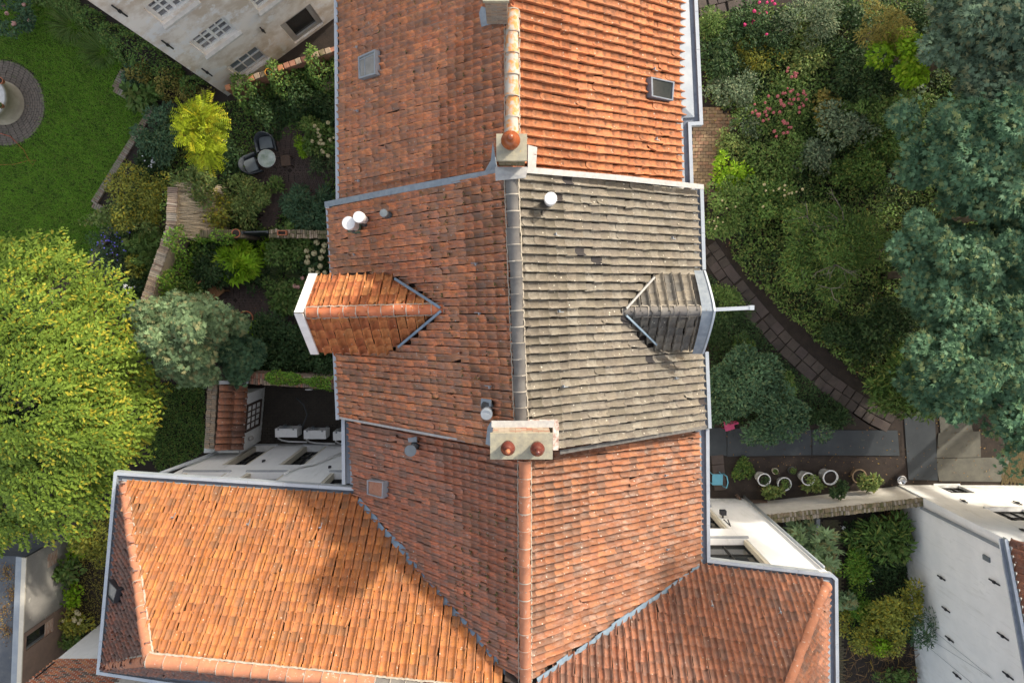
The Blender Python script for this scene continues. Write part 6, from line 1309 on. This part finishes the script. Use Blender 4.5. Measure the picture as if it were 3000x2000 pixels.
heads(LB['dusty pink flowering sedum bed'], jit(2310,275,.95,14,36,12)+jit(2310,305,.95,16,38,14)+jit(2235,340,.9,12,22,12)+jit(2310,378,.9,9,26,12)+jit(2340,215,.95,6,22,10), .06, F_ROSE)
heads(LB['yellow-tipped shrub right of the clipped round one'], jit(2250,570,1.6,14,50,20), .05, F_CREAM)
heads(LB['clipped round shrub beside the grey house gutter'], jit(2110,640,1.65,8,22,24), .035, F_CREAM)
t = thing('stone_urn', 'round grey stone urn half hidden by the grey sapling', 'urn', U(2490,365)); c = U(2490,365); m = MB(); m.lathe(c, [(.2,0),(.12,.12),(.16,.3),(.36,.55),(.38,.7),(.33,.7),(.25,.6),(.01,.58)], 20); obj('bowl', m, mottled('urn_stone', (.17,.145,.13), (.11,.10,.09), 6, bs=.5), t, True)
t = thing('wall_planter', 'white wedge-shaped planter on the white house wall', 'planter', U(2635,1655,.8)); p = UP(2648,1648,w0+wnA*.01,wnA); m = MB(); m.obox(p-Z*.2, wd_*.3, Z*.3, wnA*.22); obj('body', m, M_WHITEP, t)
for i, (px, py, lab) in enumerate(((2550,1614,'upper small white plant tag in the lower right bed'), (2550,1700,'lower small white plant tag in the lower right bed'), (2472,1546,'small white lamp cube beside the mossy path'))):
    c = U(px,py,.3); m = MB(); m.box((c.x,c.y,.28), (.12,.10,.03), .5*i); m.tube([(c.x,c.y,0),(c.x,c.y,.27)], .012, 5); obj('garden_marker', m, M_WHITEP, label=lab, cat='marker')
# dry stalks, litter and ground cover
n = 300; q = scatter(n, [(2480,1880),(2680,1890),(2680,2010),(2470,2010)]); tag(leafmesh('dry_stalks', np.column_stack([q, rng.uniform(.03,.3,n)]), rng.normal(size=(n,3))*.3+[0,0,1], rng.normal(size=(n,3)), rng.uniform(.2,.5,n), BLADE, L_LITTER, None), 'dry brown stalks on the bare soil at lower right', 'stalks', kind='stuff')
n = 300; q = scatter(n, [(2560,1500),(2640,1490),(2640,1545),(2570,1545)]); tag(leafmesh('dead_stems', np.column_stack([q, rng.uniform(.1,.6,n)]), rng.normal(size=(n,3))*.3+[0,0,1], rng.normal(size=(n,3)), rng.uniform(.2,.4,n), BLADE, L_LITTER, None), 'tangled dead brown stems against the white house corner', 'stems', kind='stuff')
carpet('ground_cover', 'low mixed ground cover plants in the left garden beds', [(330,660),(480,330),(640,300),(985,300),(985,1090),(720,1090),(560,900),(400,900)], .01, .16, L_IVY, 34000, .095, cat='ground cover', kind='stuff', hump=3)
carpet('ground_cover', 'low ivy carpet between the big tree and the courtyard walls', [(430,1130),(600,1120),(605,1320),(470,1385),(430,1300)], .01, .25, L_IVY, 7000, .085, cat='ground cover', kind='stuff', hump=3)
carpet('ground_cover', 'mixed green undergrowth of the upper right garden', [(2040,50),(3050,-50),(3050,1180),(2640,1180),(2560,1150),(2300,930),(2140,760),(2120,560),(2180,350),(2060,300)], .01, .75, L_MID, 36000, .125, cat='ground cover', kind='stuff', hump=2.2)
carpet('ground_cover', 'paler weeds scattered through the upper right garden', [(2060,60),(3050,-50),(3050,1180),(2640,1180),(2560,1150),(2300,930),(2140,760),(2120,560),(2180,350),(2080,300)], .1, .9, L_LIGHT, 22000, .11, LONG, cat='ground cover', kind='stuff', hump=3.7)
carpet('ground_cover', 'leaves coloured dark as shade between the upper right garden shrubs', [(2060,60),(3050,-50),(3050,1180),(2640,1180),(2560,1150),(2330,930),(2160,760),(2120,560),(2200,350),(2080,300)], .05, .5, L_DARK, 40000, .13, cat='ground cover', kind='stuff', hump=1.7)  # dark leaf colour paints the shade between shrubs
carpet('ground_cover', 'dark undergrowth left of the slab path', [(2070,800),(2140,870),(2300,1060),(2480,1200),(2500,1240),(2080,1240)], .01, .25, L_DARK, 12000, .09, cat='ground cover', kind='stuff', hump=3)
carpet('ground_cover', 'green undergrowth of the lower right bed along the white house', [(2470,1530),(2640,1500),(2680,1880),(2480,1880)], .01, .2, L_DARK, 6500, .10, cat='ground cover', kind='stuff', hump=3)
carpet('ground_cover', 'sparse grass and leaves between garage and left wing', [(205,1600),(300,1500),(310,1850),(200,1900)], .01, .08, L_OLIVE, 2500, .07, cat='ground cover', kind='stuff')
carpet('ground_cover', 'shaded plants along the far side of the lawn', [(-100,-60),(200,-60),(260,60),(130,20),(-100,-10)], .01, .4, L_MID, 3500, .11, cat='ground cover', kind='stuff', hump=2)
carpet('fallen_leaves', 'scattered yellow fallen leaves over soil and mats at right', [(2080,1190),(2960,1200),(2960,1410),(2180,1430)], .03, .05, L_LITTER, 420, .07, cat='leaves', kind='stuff')
carpet('fallen_leaves', 'scattered brown leaves on the upper right garden soil', [(2050,60),(2900,60),(2900,1100),(2500,1100),(2100,700)], .02, .3, L_LITTER, 3500, .08, cat='leaves', kind='stuff')
carpet('fallen_leaves', 'a few yellow leaves on lawn and patios at left', [(60,250),(440,320),(980,500),(980,1000),(660,960),(260,780)], .04, .06, L_LITTER, 260, .06, cat='leaves', kind='stuff')
